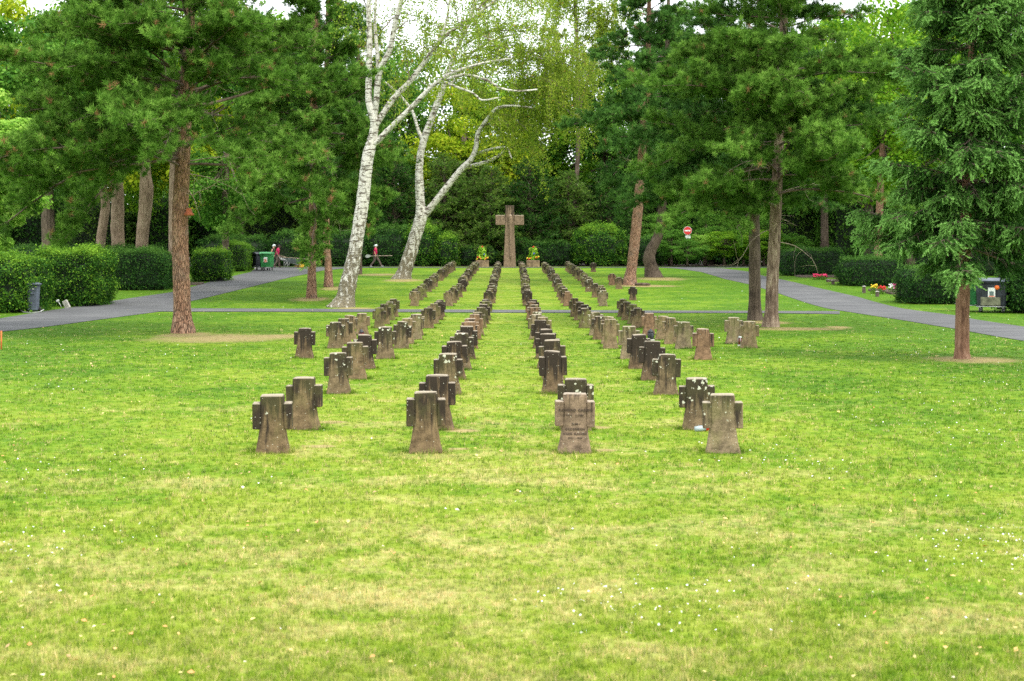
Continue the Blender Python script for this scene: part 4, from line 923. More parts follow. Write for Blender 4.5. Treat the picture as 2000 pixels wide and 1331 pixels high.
far_k = ['sandy', 'brown', 'spotty', 'brown', 'mossy', 'mossy', 'brown', 'mossy', 'mossy', 'spotty', 'mossy', 'brown', 'mossy', 'brown', 'dark', 'mossy']
for f in range(1, 7):
    for i, y in enumerate(FY):
        kd = far_k[(i+f*5) % 16] if i > 1 else ['sandy', 'sandy', 'brown', 'dark', 'red', 'grey'][f-1] if i == 0 else 'brown'
        if f in (2, 3, 5) and 4 <= i <= 8 and (i+f) % 2: kd = 'spotty'
        gravestone(CX[f]+rs.gauss(0, .04), y+rs.gauss(0, .06), kd, '%s, %s beyond the cross path in the %s' % (LOOK[kd], ORD[i], FILE[f].replace('first full file', 'first file')))
gravestone(XY(1463, 32.6), 32.6, 'sandy', 'pale sandy stone cross right of the grave lantern, rightmost of all', 2)
gravestone(XY(1432, 34.6), 34.6, 'grey', 'grey stone cross with white lichen arm, just left of the grave lantern', 5)
gravestone(XY(1236, 63.6), 63.6, 'dark', 'small dark stone cross alone on the grass right of the files', 4, .93)
gravestone(XY(1209, 72.6), 72.6, 'brown', 'lichen-topped brown stone cross in front of the leaning pine foot', 1)
gravestone(XY(1195, 76.5), 76.5, 'red', 'reddish stone cross half hidden, left of the leaning pine foot', 7)
gravestone(XY(1159, 96), 96, 'dark', 'lone dark stone cross far back, right of all files', 6, 1.0)
# carved lettering on the front reddish stone (a part of it)
M['carved'] = plain('carved_letter', (.055, .038, .03), .95, .2, 30)
def carve(stone, lines, depth=.0775):
    for (txt, x, z, size) in lines:
        cu = bpy.data.curves.new('inscription', 'FONT'); cu.body = txt; cu.size = size; cu.align_x = 'CENTER'; cu.extrude = .0006; cu.offset = .0007; cu.space_character = 1.12; cu.resolution_u = 2
        tmp = bpy.data.objects.new('t', cu); C.objects.link(tmp); bpy.context.view_layer.update()
        me = bpy.data.meshes.new_from_object(tmp.evaluated_get(bpy.context.evaluated_depsgraph_get())); bpy.data.objects.remove(tmp)
        me.materials.clear(); o = link('inscription', me, M['carved'], stone); o.location = (x, -np.interp(z, [.17, .23, .30, .38, .6], [.091, .0865, .0835, .082, .081])-.0006, z); o.rotation_euler = (radians(90), 0, 0)
carve(GASSEN, [('KONRAD GASSEN', .004, .462, .041), ('* 1911   † 1981', -.015, .412, .030), ('ZUM', -.005, .318, .031), ('GEDENKEN', .0, .262, .037), ('HANS GASSEN', .0, .212, .036), ('1911 - 1944', .0, .170, .028)], .081)

# ------------------------------------------------------------------ tall cross and planters
Yc = 109.0; sc_ = F/Yc; zb = h1(Yc)
e = empty('memorial_cross', (XY(995.5, Yc), Yc, zb), 'tall tapering stone cross with a carved draped relief, standing at the end of the files', 'cross')
mb = MB()
def crossring(z, hw, hd, c=.03): return [(sx*q[0], sy*q[1], z) for sx, sy, a in ((1, 1, 0), (-1, 1, 1), (-1, -1, 2), (1, -1, 3)) for q in ([(hw, hd-c), (hw-c, hd)] if a in (0, 2) else [(hw-c, hd), (hw, hd-c)])]
rings = [crossring(z, hw, hd) for z, hw, hd in ((-.3, .485, .36), (.0, .475, .35), (1.4, .415, .31), (2.6, .365, .28), (3.3, .345, .27), (4.0, .345, .27), (4.68, .345, .27), (4.72, .325, .25))]
vs = [q for r in rings for q in r]; fs = [(i*8+j, i*8+(j+1) % 8, (i+1)*8+(j+1) % 8, (i+1)*8+j) for i in range(7) for j in range(8)] + [tuple(range(56, 64))]
mb.add(vs, fs); mb.build('shaft', M['cross'], e)
for s_ in (-1, 1):
    m2 = MB(); m2.box((s_*.716, 0, 3.60), (.74, .50, .76), bev=.03); m2.build('arm', M['cross'], e)
rl = MB()
prof = [(.5, .03, .02), (.9, .06, .05), (1.6, .085, .08), (2.3, .10, .10), (2.9, .11, .12), (3.3, .12, .13), (3.7, .15, .15), (3.9, .13, .15), (4.02, .07, .10)]
rl.tube([Vector((0.06, -.30+z*.006+(.36-.28)*max(0, 1-z/3.3)*-.6, z)) for z, a, b in prof], [a for z, a, b in prof], 10, True, .06, rs)
rl.build('draped_relief', M['cross'], e)
M['trough'] = plain('trough_stone', (.27, .19, .11), .95, .35, 3)
M['flower_leaf'] = m_leaf('planter_leaves', [(.2, (.13, .32, .02)), (.5, (.30, .55, .04)), (.8, (.55, .72, .12))], .4)
for nm, c in (('red', (.62, .02, .02)), ('yellow', (.80, .58, .03)), ('pink', (.75, .05, .30)), ('magenta', (.80, .04, .16)), ('white', (.8, .8, .76)), ('orange', (.75, .25, .04)), ('blue', (.10, .14, .5))):
    M['petal_'+nm] = plain('petals_'+nm, c, .6, .15, 20)
def planter(px, Y, lab, seed):
    r = random.Random(seed); e = empty('planter', (XY(px, Y), Y, h1(Y)), lab, 'planter', 'planters beside the tall cross')
    m1 = MB(); m1.box((0, 0, .24), (.98, .6, .56), taper=1.04, bev=.04); m1.build('stone_trough', M['trough'], e)
    m1 = MB(); m1.box((0, 0, .525), (.86, .48, .03)); m1.build('earth_fill', M['soil'], e)
    rng = np.random.default_rng(seed); PP = []; NN = []
    V = []; 
    for _ in range(150):
        a = rng.uniform(0, 2*pi); h_ = rng.uniform(.1, .95); rr = rng.uniform(.02, .46)*(1-.35*h_)
        V.append((rr*cos(a)+(seed % 2-.5)*.05, rr*.55*sin(a), .55+h_)); NN.append((cos(a), sin(a), rng.uniform(-.2, 1)))
    v, t = leaves(np.array(V), np.array(NN), .36, rng, .30); link('foliage', leaf_mesh('leaves', v, t), M['flower_leaf'], e)
    for k, colr in enumerate(['yellow', 'red', 'yellow', 'orange', 'red', 'blue', 'yellow', 'red', 'yellow']):
        q = Vector((-.42+.105*k+r.uniform(-.03, .03), r.uniform(-.28, -.15), .60+r.uniform(0, .22)+(.8 if k in (4,) else 0)+(.25 if colr == 'blue' else 0)))
        m1 = MB()
        for a in range(6): m1.ball(q+Vector((cos(a)*.035, sin(a)*.02, sin(a*1.7)*.035)), .042, 6, 4)
        m1.build('flower_head', M['petal_'+colr], e)
    return e
planter(942, 108.6, 'stone trough planter left of the tall cross, with bright leaves and yellow-red flowers', 2)
planter(1041, 108.6, 'stone trough planter right of the tall cross, with taller leafy plant', 3)

# ------------------------------------------------------------------ bins
M['bin_black'] = plain('dark_bin_plastic', (.030, .034, .044), .5, .35, 3)
M['bin_grey'] = plain('grey_bin_plastic', (.10, .12, .155), .5, .25, 3)
M['bin_green'] = plain('green_bin_plastic', (.03, .24, .06), .45, .25, 3)
M['bin_green_lid'] = plain('pale_green_lid', (.08, .33, .13), .5, .2, 3)
M['dirty'] = plain('dusty_plastic', (.19, .19, .12), .8, .3, 5)
M['rubber'] = plain('rubber', (.03, .03, .03), .8, .2, 8)
M['steel'] = plain('galvanised_steel', (.45, .46, .44), .4, .15, 8, metal=.7)
M['sticker'] = plain('white_sticker', (.75, .76, .72), .6, .05, 8)
M['sticker_red'] = plain('red_print', (.70, .22, .15), .6, .08, 8)
M['sticker_dark'] = plain('dark_print', (.12, .17, .16), .6, .08, 8)
M['orange'] = plain('orange_sticker', (.9, .18, .03), .6, .05, 8)
def wheel_mb(c, r, w_, axis='X'):
    return MB().lathe(c, [(r*.55, -w_*.5), (r*.9, -w_*.5), (r, -w_*.25), (r, w_*.25), (r*.9, w_*.5), (r*.55, w_*.5)], 16, axis)
def big_bin(x, y, rz, body, lid, label, hgt=1.3, w_=1.1, d_=.85, sticker=True, orange=False, dirt=False):
    e = empty('waste_container', (x, y, h1(y)), label, 'bin', 'four-wheeled waste containers', rz); s_ = hgt/1.3
    m1 = MB(); m1.box((0, 0, .64*s_), (w_*.88, d_*.86, .86*s_), taper=1.12, bev=.05)
    for k in range(-2, 3): m1.box((k*w_*.17, -d_*.455, .62*s_), (.035, .05, .70*s_), taper=1.0, bev=.01)
    m1.box((0, 0, 1.085*s_), (w_*1.04, d_*1.02, .07), bev=.02)
    m1.build('body', M[body], e)
    m1 = MB()
    vs = []; n = 9
    for i in range(n):
        a = pi*i/(n-1); vs += [(sx*w_*.53, -cos(a)*d_*.54, 1.12*s_+sin(a)*.13*s_+.01) for sx in (-1, 1)]
    fs = [(2*i, 2*i+1, 2*i+3, 2*i+2) for i in range(n-1)]+[tuple(2*i for i in range(n)), tuple(2*i+1 for i in reversed(range(n))), (0, 2*n-2, 2*n-1, 1)]
    m1.add(vs, fs); m1.box((0, -d_*.55, 1.15*s_), (w_*.5, .05, .04), bev=.012)
    m1.build('lid', M[lid], e)
    for sx in (-1, 1):
        m2 = MB(); m2.box((sx*w_*.535, 0, .98*s_), (.07, .16, .09), bev=.02); m2.build('trunnion', M[lid], e)
        for sy in (-1, 1):
            q = (sx*w_*.36, sy*d_*.34, .10)
            f = wheel_mb(q, .10, .05).build('wheel', M['rubber'], e); MB().tube([(q[0]-.03, q[1], q[2]), (q[0]+.03, q[1], q[2])], .04, 10).build('hub', M['steel'], f)
            m2 = MB(); m2.box((q[0], q[1], .19), (.09, .07, .06), bev=.01); m2.box((q[0]-.04, q[1], .13), (.012, .05, .12)); m2.box((q[0]+.04, q[1], .13), (.012, .05, .12)); m2.build('caster_fork', M['steel'], e)
    m2 = MB(); m2.tube([(-w_*.46, -d_*.52, .24), (w_*.46, -d_*.52, .24)], .018, 8); m2.tube([(-w_*.5, -d_*.4, .30), (-w_*.5, d_*.4, .22)], .016, 8); m2.build('tow_bar', M['steel'], e)
    if sticker:
        m2 = MB(); m2.box((.02, -d_*.493, .74*s_), (.26, .008, .36), bev=.003); sk = m2.build('sticker', M['sticker'], e)
        m2 = MB(); m2.box((.02, -d_*.493-.007, .70*s_), (.15, .006, .17)); m2.build('print', M['sticker_dark' if orange else 'sticker_red'], sk)
        m2 = MB(); m2.box((.02, -d_*.493-.007, .74*s_-.145), (.22, .006, .04)); m2.build('print', M['sticker_red'], sk)
    if orange:
        m2 = MB(); m2.lathe((.21, -d_*.50, .92*s_), [(.001, -.004), (.085, -.004), (.085, .004), (.001, .004)], 20, 'Y'); m2.build('round_sticker', M['orange'], e)
    if dirt:
        m2 = MB(); m2.box((-.02, -d_*.478, .42*s_), (w_*.62, .012, .30*s_), bev=.005); m2.build('dusty_panel', M['dirty'], e)
    return e
yb = Yof(626.); 
big_bin(XY(1938, 53.8), 53.8, radians(-24), 'bin_black', 'bin_grey', 'dark waste container with orange round sticker and white notice, by the right road', 1.36, 1.15, .9, True, True, True)
big_bin(XY(1896, 55.0), 55.0, radians(-20), 'bin_green', 'bin_green_lid', 'green waste container partly hidden behind the spruce trunk', 1.34, 1.1, .9, False)
big_bin(XY(507, 100.2), 100.2, radians(38), 'bin_black', 'bin_black', 'black waste container beside the left road, left of the green one', 1.32, 1.15, 1.1)
big_bin(XY(521.5, 98.8), 98.8, radians(-6), 'bin_green', 'bin_green_lid', 'green waste container beside the left road, near the wheelbarrow workers', 1.35, .80, .95)
# small wheelie bin
e = empty('wheelie_bin', (XY(65, 54.0), 54.0, h1(54.0)), 'narrow grey wheelie bin standing between the two leftmost hedges', 'bin', None, radians(8))
m1 = MB(); m1.box((0, 0, .55), (.36, .42, .98), taper=1.18, bev=.04); m1.box((0, -.255, .72), (.16, .06, .07), bev=.015); m1.build('body', M['bin_grey'], e)
m1 = MB(); m1.box((0, -.01, 1.075), (.53, .58, .055), bev=.02); m1.box((0, .0, 1.11), (.40, .42, .04), bev=.015); m1.build('lid', M['bin_grey'], e)
MB().tube([(-.24, .30, 1.03), (.24, .30, 1.03)], .018, 8).build('handle', M['bin_grey'], e)
for sx in (-1, 1): wheel_mb((sx*.22, .17, .10), .10, .05).build('wheel', M['rubber'], e)
m1 = MB(); m1.tube([(-.42, -.26, .09), (-.30, -.30, .03), (0, -.28, .0), (.30, -.30, .03), (.44, -.26, .12)], .022, 8); m1.build('ground_frame', M['steel'], e)
m1 = MB(); m1.box((.04, -.256, .90), (.05, .008, .05)); m1.build('sticker', M['sticker'], e)

# ------------------------------------------------------------------ bench
M['bench_wood'] = plain('reddish_painted_wood', (.34, .11, .07), .6, .25, 12)
M['concrete'] = plain('pale_concrete', (.42, .41, .36), .9, .2, 8)
Yb = 103.0; e = empty('park_bench', (XY(483, Yb), Yb, h1(Yb)), 'red slatted bench half hidden between the hedge and the black waste container', 'bench', None, radians(0))
for k, z in enumerate((.60, .78, .95)): m1 = MB(); m1.box((0, .26+.03*k, z), (1.5, .04, .13), bev=.01); m1.build('backrest_slat', M['bench_wood'], e)
for k in range(3): m1 = MB(); m1.box((0, -.12+.14*k, .45), (1.5, .11, .04), bev=.01); m1.build('seat_slat', M['bench_wood'], e)
for sx in (-.6, .6):
    m1 = MB(); m1.box((sx, -.12, .22), (.07, .07, .43), bev=.01); m1.box((sx, .30, .50), (.07, .07, 1.0), bev=.01); m1.box((sx, .08, .41), (.07, .42, .05), bev=.01); m1.build('leg_frame', M['concrete'], e)

# ------------------------------------------------------------------ sign
M['sign_red'] = plain('sign_red', (.62, .03, .03), .4, .05, 5); M['sign_white'] = plain('sign_white', (.8, .8, .8), .4, .04, 5)
Ys = 111.0; z0 = EYE-(451-HOR)*Ys/F-h1(Ys); e = empty('no_entry_sign', (XY(1343, Ys), Ys, h1(Ys)), 'round red no entry sign with white bar on a post among the shrubs', 'sign')
m1 = MB(); m1.lathe((0, 0, z0), [(.001, -.012), (.33, -.012), (.33, .012), (.001, .012)], 28, 'Y', False); d = m1.build('sign_plate', M['sign_white'], e)
m1 = MB(); m1.lathe((0, -.018, z0), [(.001, -.004), (.305, -.004), (.305, .004), (.001, .004)], 28, 'Y', False); m1.build('red_disc', M['sign_red'], d)
m1 = MB(); m1.box((0, -.026, z0), (.44, .008, .10), bev=.002); m1.build('white_bar', M['sign_white'], d)
MB().tube([(0, .03, -.2), (0, .03, z0+.3)], .03, 8).build('post', M['steel'], e)
m1 = MB(); m1.box((.02, -.0, z0-.50), (.42, .02, .22), bev=.004); m1.build('notice_plate', M['sign_white'], e)

# ------------------------------------------------------------------ hanging clay pot on the big pine
Yp = 41.0; bt = tree_base(358, 651); Yp = bt.y-.22
q = P(369, 420, Yp); e = empty('clay_pot', q, 'terracotta pot hung upside down on the side of the large left pine trunk', 'flower pot')
k = Yp/F
MB().lathe((0, 0, 0), [(.015, 13*k), (4*k, 13*k), (4.5*k, 12*k), (7.6*k, 2.5*k), (9*k, 2.5*k), (9.3*k, -1*k), (8*k, -1.4*k), (7*k, -1*k), (6.3*k, 2*k)], 20).build('pot', plain('terracotta', (.42, .12, .05), .85, .25, 14), e)
MB().tube([(0, 0, 13*k), (-3*k, .02, 20*k), (-5*k, .05, 27*k)], .008, 5).build('cord', M['twig'], e)
MB().tube([(1.5*k, 0, -1*k), (1.5*k, .01, -6*k)], 1.2*k, 6).build('straw_plug', M['dead_twig'], e)

# ------------------------------------------------------------------ people
SK = {}
def skin(name, joints, edges, radii, root, mat, parent, sub=1, smooth=True):
    me = bpy.data.meshes.new(name); names = list(joints); me.from_pydata([joints[k] for k in names], [(names.index(a), names.index(b)) for a, b in edges], [])
    ob = bpy.data.objects.new('tmp', me); C.objects.link(ob); md = ob.modifiers.new('s', 'SKIN'); md.use_smooth_shade = True
    sv = me.skin_vertices[0].data
    for i, k in enumerate(names):
        r = radii[k]; sv[i].radius = (r, r) if isinstance(r, (int, float)) else r; sv[i].use_root = (k == root)
    m2 = ob.modifiers.new('u', 'SUBSURF'); m2.levels = sub; m2.render_levels = sub
    bpy.context.view_layer.update()
    out = bpy.data.meshes.new_from_object(ob.evaluated_get(bpy.context.evaluated_depsgraph_get())); bpy.data.objects.remove(ob)
    out.materials.clear(); out.name = name; return link(name, out, mat, parent)
M['skin'] = plain('skin', (.50, .27, .17), .6, .08, 8); M['skin_dark'] = plain('brown_skin', (.22, .11, .07), .6, .08, 8)
M['crimson'] = plain('crimson_cloth', (.50, .010, .09), .85, .15, 12); M['trouser'] = plain('brown_work_trousers', (.13, .095, .075), .9, .3, 9)
M['navy'] = plain('dark_cloth', (.02, .022, .03), .9, .2, 9); M['cap'] = plain('pale_cap', (.62, .68, .66), .85, .1, 9); M['shoe'] = plain('grey_shoe', (.35, .35, .37), .7, .2, 9)
M['hair'] = plain('dark_hair', (.02, .014, .012), .8, .2, 20); M['glove'] = plain('work_glove', (.22, .26, .22), .9, .2, 9)
def person(x, y, label, pose, shirt, trouser, shoe, skinm, hat, rz=0, sleeve=None, glove=None, beard=False):
    """figure facing +X; pose gives joints in metres"""
    e = empty('person', (x, y, h1(y)), label, 'person', None, rz)
    J = {'pelvis': (0, 0, .95), 'belly': (.01, 0, 1.10), 'chest': (.02, 0, 1.30), 'neck0': (.02, 0, 1.45), 'neck': (.04, 0, 1.52), 'head': (.06, 0, 1.60), 'crown': (.06, 0, 1.70),
         'face': (.10, 0, 1.58)}
    J.update(pose)
    R_ = {'pelvis': (.13, .12), 'belly': (.13, .11), 'chest': (.16, .12), 'neck0': (.09, .08), 'neck': .055, 'head': (.082, .092), 'crown': .07, 'face': .055}
    for s_ in 'LR':
        R_.update({'sh'+s_: .062, 'el'+s_: .042, 'wr'+s_: .028, 'pa'+s_: (.036, .018), 'hi'+s_: .088, 'kn'+s_: .056, 'an'+s_: .036, 'to'+s_: (.038, .028)})
    E = [('pelvis', 'belly'), ('belly', 'chest'), ('chest', 'neck0'), ('neck0', 'neck'), ('neck', 'head'), ('head', 'crown'), ('head', 'face')]
    for s_ in 'LR':
        E += [('chest', 'sh'+s_), ('sh'+s_, 'el'+s_), ('el'+s_, 'wr'+s_), ('wr'+s_, 'pa'+s_), ('pelvis', 'hi'+s_), ('hi'+s_, 'kn'+s_), ('kn'+s_, 'an'+s_), ('an'+s_, 'to'+s_)]
        wv = Vector(J['wr'+s_]); pv = Vector(J['pa'+s_]); d = (pv-wv).normalized(); side = d.cross(Vector((0, 1, 0))); side = side.normalized() if side.length > .1 else Vector((1, 0, 0))
        for k in range(5):
            off = side*((k-2)*.019); ln = (.055, .075, .08, .075, .06)[k]
            if k == 0: off = side*-.03; dd = (d*.5-side*.8).normalized()
            else: dd = d
            a = pv+off+dd*ln*.55; b = a+(dd*.6+Vector((0, .5 if s_ == 'L' else -.5, 0))*-1)*ln*.6
            J['f%s%da' % (s_, k)] = tuple(a); J['f%s%db' % (s_, k)] = tuple(b); R_['f%s%da' % (s_, k)] = .0095; R_['f%s%db' % (s_, k)] = .008
            E += [('pa'+s_, 'f%s%da' % (s_, k)), ('f%s%da' % (s_, k), 'f%s%db' % (s_, k))]
    J = {k: tuple(v) for k, v in J.items()}
    body = skin('body', J, E, R_, 'pelvis', M[skinm], e)
    hx = Vector(J['head'])
    fm = MB(); fm.ball(hx+Vector((.112, 0, -.005)), (.022, .014, .022), 8, 6); fm.build('nose', M[skinm], e)
    for s_ in (-1, 1):
        m1 = MB(); m1.ball(hx+Vector((.088, s_*.034, .018)), (.012, .014, .010), 8, 6); m1.build('eye', M['hair'], e)
        m1 = MB(); m1.ball(hx+Vector((.0, s_*.088, .0)), (.022, .012, .032), 8, 6); m1.build('ear', M[skinm], e)
    m1 = MB(); m1.ball(hx+Vector((.096, 0, -.052)), (.012, .026, .007), 8, 6); m1.build('mouth', M['sign_red'] if not beard else M['hair'], e)
    if beard: m1 = MB(); m1.ball(hx+Vector((.05, 0, -.075)), (.065, .07, .05), 10, 7); m1.build('beard', M['hair'], e)
    m1 = MB(); m1.ball(hx+Vector((-.025, 0, .035)), (.108, .100, .098), 14, 9); m1.build('hair', M['hair'] if hat is None else M[hat], e)
    if hat:
        m1 = MB(); m1.ball(hx+Vector((.0, 0, .075)), (.115, .102, .075), 14, 8); m1.box(hx+Vector((-.13, 0, .03)), (.12, .10, .015), bev=.005); m1.build('cap', M[hat], e)
    keys = ['pelvis', 'belly', 'chest', 'neck0', 'shL', 'shR']; sj = {k: J[k] for k in keys}; sr = {'pelvis': (.150, .145), 'belly': (.150, .140), 'chest': (.178, .148), 'neck0': (.10, .09), 'shL': .084, 'shR': .084}
    se = [('pelvis', 'belly'), ('belly', 'chest'), ('chest', 'neck0'), ('chest', 'shL'), ('chest', 'shR')]
    for s_ in 'LR':
        mid = Vector(J['sh'+s_]).lerp(Vector(J['el'+s_]), .85 if sleeve is None else sleeve); sj['sl'+s_] = tuple(mid); sr['sl'+s_] = .062; se.append(('sh'+s_, 'sl'+s_))
    skin('shirt', sj, se, sr, 'belly', M[shirt], e)
    tj = {k: J[k] for k in ['pelvis']+[a+b for a in ('hi', 'kn', 'an') for b in 'LR']}; tr_ = {'pelvis': (.148, .14)}
    for b in 'LR': tr_.update({'hi'+b: .115, 'kn'+b: .084, 'an'+b: .066})
    skin('trousers', tj, [('pelvis', 'hiL'), ('hiL', 'knL'), ('knL', 'anL'), ('pelvis', 'hiR'), ('hiR', 'knR'), ('knR', 'anR')], tr_, 'pelvis', M[trouser], e)
    for b in 'LR':
        a, t2 = Vector(J['an'+b]), Vector(J['to'+b]); skin('shoe', {'a': tuple(a+Vector((-.03, 0, -.02))), 'b': tuple(a.lerp(t2, .5)+Vector((0, 0, -.01))), 'c': tuple(t2+(t2-a)*.25)}, [('a', 'b'), ('b', 'c')], {'a': (.052, .05), 'b': (.052, .045), 'c': (.046, .034)}, 'b', M[shoe], e)
    return e
walk = {'shL': (.02, .19, 1.42), 'elL': (-.08, .22, 1.16), 'wrL': (.02, .22, .96), 'paL': (.06, .22, .89), 'shR': (.02, -.19, 1.42), 'elR': (-.04, -.22, 1.15), 'wrR': (.04, -.23, .94), 'paR': (.06, -.23, .86),
        'hiL': (0, .09, .90), 'knL': (.26, .09, .52), 'anL': (.46, .09, .11), 'toL': (.60, .09, .09), 'hiR': (0, -.09, .90), 'knR': (-.06, -.09, .48), 'anR': (-.36, -.09, .14), 'toR': (-.25, -.09, .05)}
Yw = 107.4
person(XY(733, Yw), Yw, 'person in crimson shirt and pale cap walking right with a shovel between the birches', walk, 'crimson', 'trouser', 'shoe', 'skin', 'cap')
e = empty('shovel', (XY(733, Yw), Yw-.26, h1(Yw)+.865), 'long-handled shovel carried level by the walking person', 'shovel')
MB().tube([(-.35, 0, -.005), (1.30, 0, .03)], .022, 8).build('handle', M['dead_twig'], e)
m1 = MB()
bl_ = [(-.32, .03), (-.45, .11), (-.62, .13), (-.74, 0), (-.62, -.13), (-.45, -.11), (-.32, -.03)]
m1.add([(x_, -.02-.05*abs(z_), z_) for x_, z_ in bl_]+[(x_, .02-.05*abs(z_), z_) for x_, z_ in bl_], [tuple(range(7)), tuple(reversed(range(7, 14)))]+[(i, 7+i, 7+(i+1) % 7, (i+1) % 7) for i in range(7)])
m1.build('blade', M['steel'], e)
push = {'chest': (.08, 0, 1.30), 'neck0': (.11, 0, 1.45), 'neck': (.14, 0, 1.52), 'head': (.17, 0, 1.60), 'crown': (.17, 0, 1.70), 'face': (.21, 0, 1.58), 'belly': (.04, 0, 1.1),
        'shL': (.09, .19, 1.42), 'elL': (.0, .23, 1.16), 'wrL': (.12, .24, .92), 'paL': (.17, .24, .86), 'shR': (.09, -.19, 1.42), 'elR': (.0, -.23, 1.16), 'wrR': (.12, -.24, .92), 'paR': (.17, -.24, .86),
        'hiL': (0, .09, .90), 'knL': (.16, .09, .50), 'anL': (.12, .09, .10), 'toL': (.26, .09, .04), 'hiR': (0, -.09, .90), 'knR': (.02, -.09, .48), 'anR': (-.24, -.09, .14), 'toR': (-.13, -.09, .05)}
Yw = 106.0
person(XY(541, Yw), Yw, 'bearded person in crimson shirt pushing the wheelbarrow with the yellow tyre', push, 'crimson', 'trouser', 'navy', 'skin_dark', None, beard=True)
person(XY(531, Yw+1.2), Yw+1.2, 'person in dark vest and pale cap, left of the bearded worker', push, 'navy', 'navy', 'navy', 'skin', 'cap', sleeve=.15)
M['barrow'] = plain('grey_barrow_tray', (.16, .19, .18), .6, .25, 6, metal=.3); M['yellow_tyre'] = plain('yellow_tyre', (.72, .45, .04), .6, .12, 8); M['rim_blue'] = plain('blue_rim', (.03, .05, .22), .5, .1, 8)
def barrow(x, y, lab, tyre, rim):
    e = empty('wheelbarrow', (x, y, h1(y)), lab, 'wheelbarrow', None)
    m1 = MB(); b_ = [(-.32, .22, .42), (.38, .22, .36)]
    lo = [(-.30, -.22, .40), (.34, -.20, .34), (.34, .20, .34), (-.30, .22, .40)]; hi = [(-.55, -.33, .72), (.62, -.30, .60), (.62, .30, .60), (-.55, .33, .72)]
    hin = [(a*.95, b*.92, c) for a, b, c in hi]; lin = [(a*.95, b*.92, c+.02) for a, b, c in lo]
    m1.add(lo+hi+hin+lin, [(3, 2, 1, 0)]+[(i, (i+1) % 4, 4+(i+1) % 4, 4+i) for i in range(4)]+[(4+i, 4+(i+1) % 4, 8+(i+1) % 4, 8+i) for i in range(4)]+[(8+i, 8+(i+1) % 4, 12+(i+1) % 4, 12+i) for i in range(4)]+[(12, 13, 14, 15)])
    m1.build('tray', M['barrow'], e)
    for sy in (-1, 1):
        MB().tube([(-1.05, sy*.25, .84), (-.55, sy*.25, .56), (.10, sy*.17, .33), (.60, sy*.07, .215)], .018, 8).build('handle', M['steel'], e)
        MB().tube([(-.42, sy*.24, .49), (-.45, sy*.26, .02), (-.25, sy*.22, .38)], .016, 8).build('leg', M['steel'], e)
    w1 = MB(); w1.lathe((.60, 0, .215), [(.12, -.045), (.19, -.05), (.215, -.025), (.215, .025), (.19, .05), (.12, .045)], 22, 'Y'); t1 = w1.build('wheel', M[tyre], e)
    MB().lathe((.60, 0, .215), [(.001, -.03), (.118, -.03), (.118, .03), (.001, .03)], 18, 'Y').build('rim', M[rim], t1)
    return e
bx, by = XY(541, Yw)+.17+1.05, Yw
barrow(bx, by, 'grey wheelbarrow with a yellow tyre pushed by the bearded worker', 'yellow_tyre', 'rim_blue')
barrow(bx-.42, by+1.2, 'wheelbarrow with a black tyre and pale rim, behind the yellow-tyred one', 'rubber', 'sticker')
e = empty('broom', (bx, by, h1(by)+.68), 'long-handled broom with twiggy head lying across the near wheelbarrow', 'broom')
MB().tube([(-.5, -.05, .10), (1.25, .0, -.04)], .02, 8).build('handle', M['dead_twig'], e)
m1 = MB(); r = random.Random(3)
for _ in range(40): m1.tube([(-.48, -.05, .10), (-.75, -.05+r.uniform(-.05, .05), .14+r.uniform(-.06, .06)), (-1.05, -.05+r.uniform(-.16, .16), .16+r.uniform(-.20, .16))], [.012, .008, .004], 3)
m1.build('twig_head', M['dead_twig'], e)

# ------------------------------------------------------------------ graves at the sides, lanterns, flowers
def flowers(px, py, wpx, cols, label, seed, hgt=.3, name='grave_flowers', n=26, Y=None):
    Y = Yof(py) if Y is None else Y; r = random.Random(seed); w_ = wpx*Y/F; e = empty(name, (XY(px, Y), Y, h1(Y)), label, 'flowers', None)
    rng = np.random.default_rng(seed); k = int(160*w_/.5)+40
    p = np.stack([rng.uniform(-w_/2, w_/2, k), rng.uniform(-.18, .18, k), rng.uniform(.0, hgt*.8, k)], 1)
    v, t = leaves(p, rng.normal(size=p.shape)+[0, 0, .8], .08, rng, .6); link('foliage', leaf_mesh('leaves', v, t), M['hedge_light'], e)
    for ci, c_ in enumerate(cols):
        m1 = MB()
        for _ in range(n//len(cols)):
            q = (w_*((ci+r.uniform(0, 1))/len(cols)-.5) if len(cols) > 1 and name != 'mix' else r.uniform(-w_/2, w_/2), r.uniform(-.18, .05), hgt*r.uniform(.6, 1.1))
            m1.ball(q, (r.uniform(.03, .05), .04, .03), 6, 4)
        m1.build('blossoms', M['petal_'+c_], e)
    return e
flowers(1601, 547, 27, ['magenta'], 'bank of bright pink flowers on the grave before the right dark hedge', 1, .30, n=80)
flowers(1706, 574, 12, ['yellow'], 'pot of yellow flowers on the right side grave, leftmost of three', 2, .42)
flowers(1722, 575, 14, ['red'], 'pot of red flowers on the right side grave, middle of three', 3, .36, n=30)
flowers(1744, 574, 17, ['white', 'pink'], 'pot of pink and white flowers on the right side grave, rightmost of three', 4, .42, n=34)
flowers(333, 554, 14, ['magenta', 'white'], 'red and white flowers on a grave left of the large pine', 5, .35, n=24, Y=80)
flowers(812, 662, 8, ['pink'], 'pink flowers in leaves beside a stone cross in the second file from left', 6, .27, n=14, Y=38.0)
flowers(438, 546, 14, ['red'], 'small patch of reddish flowers in front of the shaggy hedge', 7, .22, n=8, Y=85)
M['lantern_red'] = plain('dark_red_glass', (.16, .03, .015), .3, .3, 14)
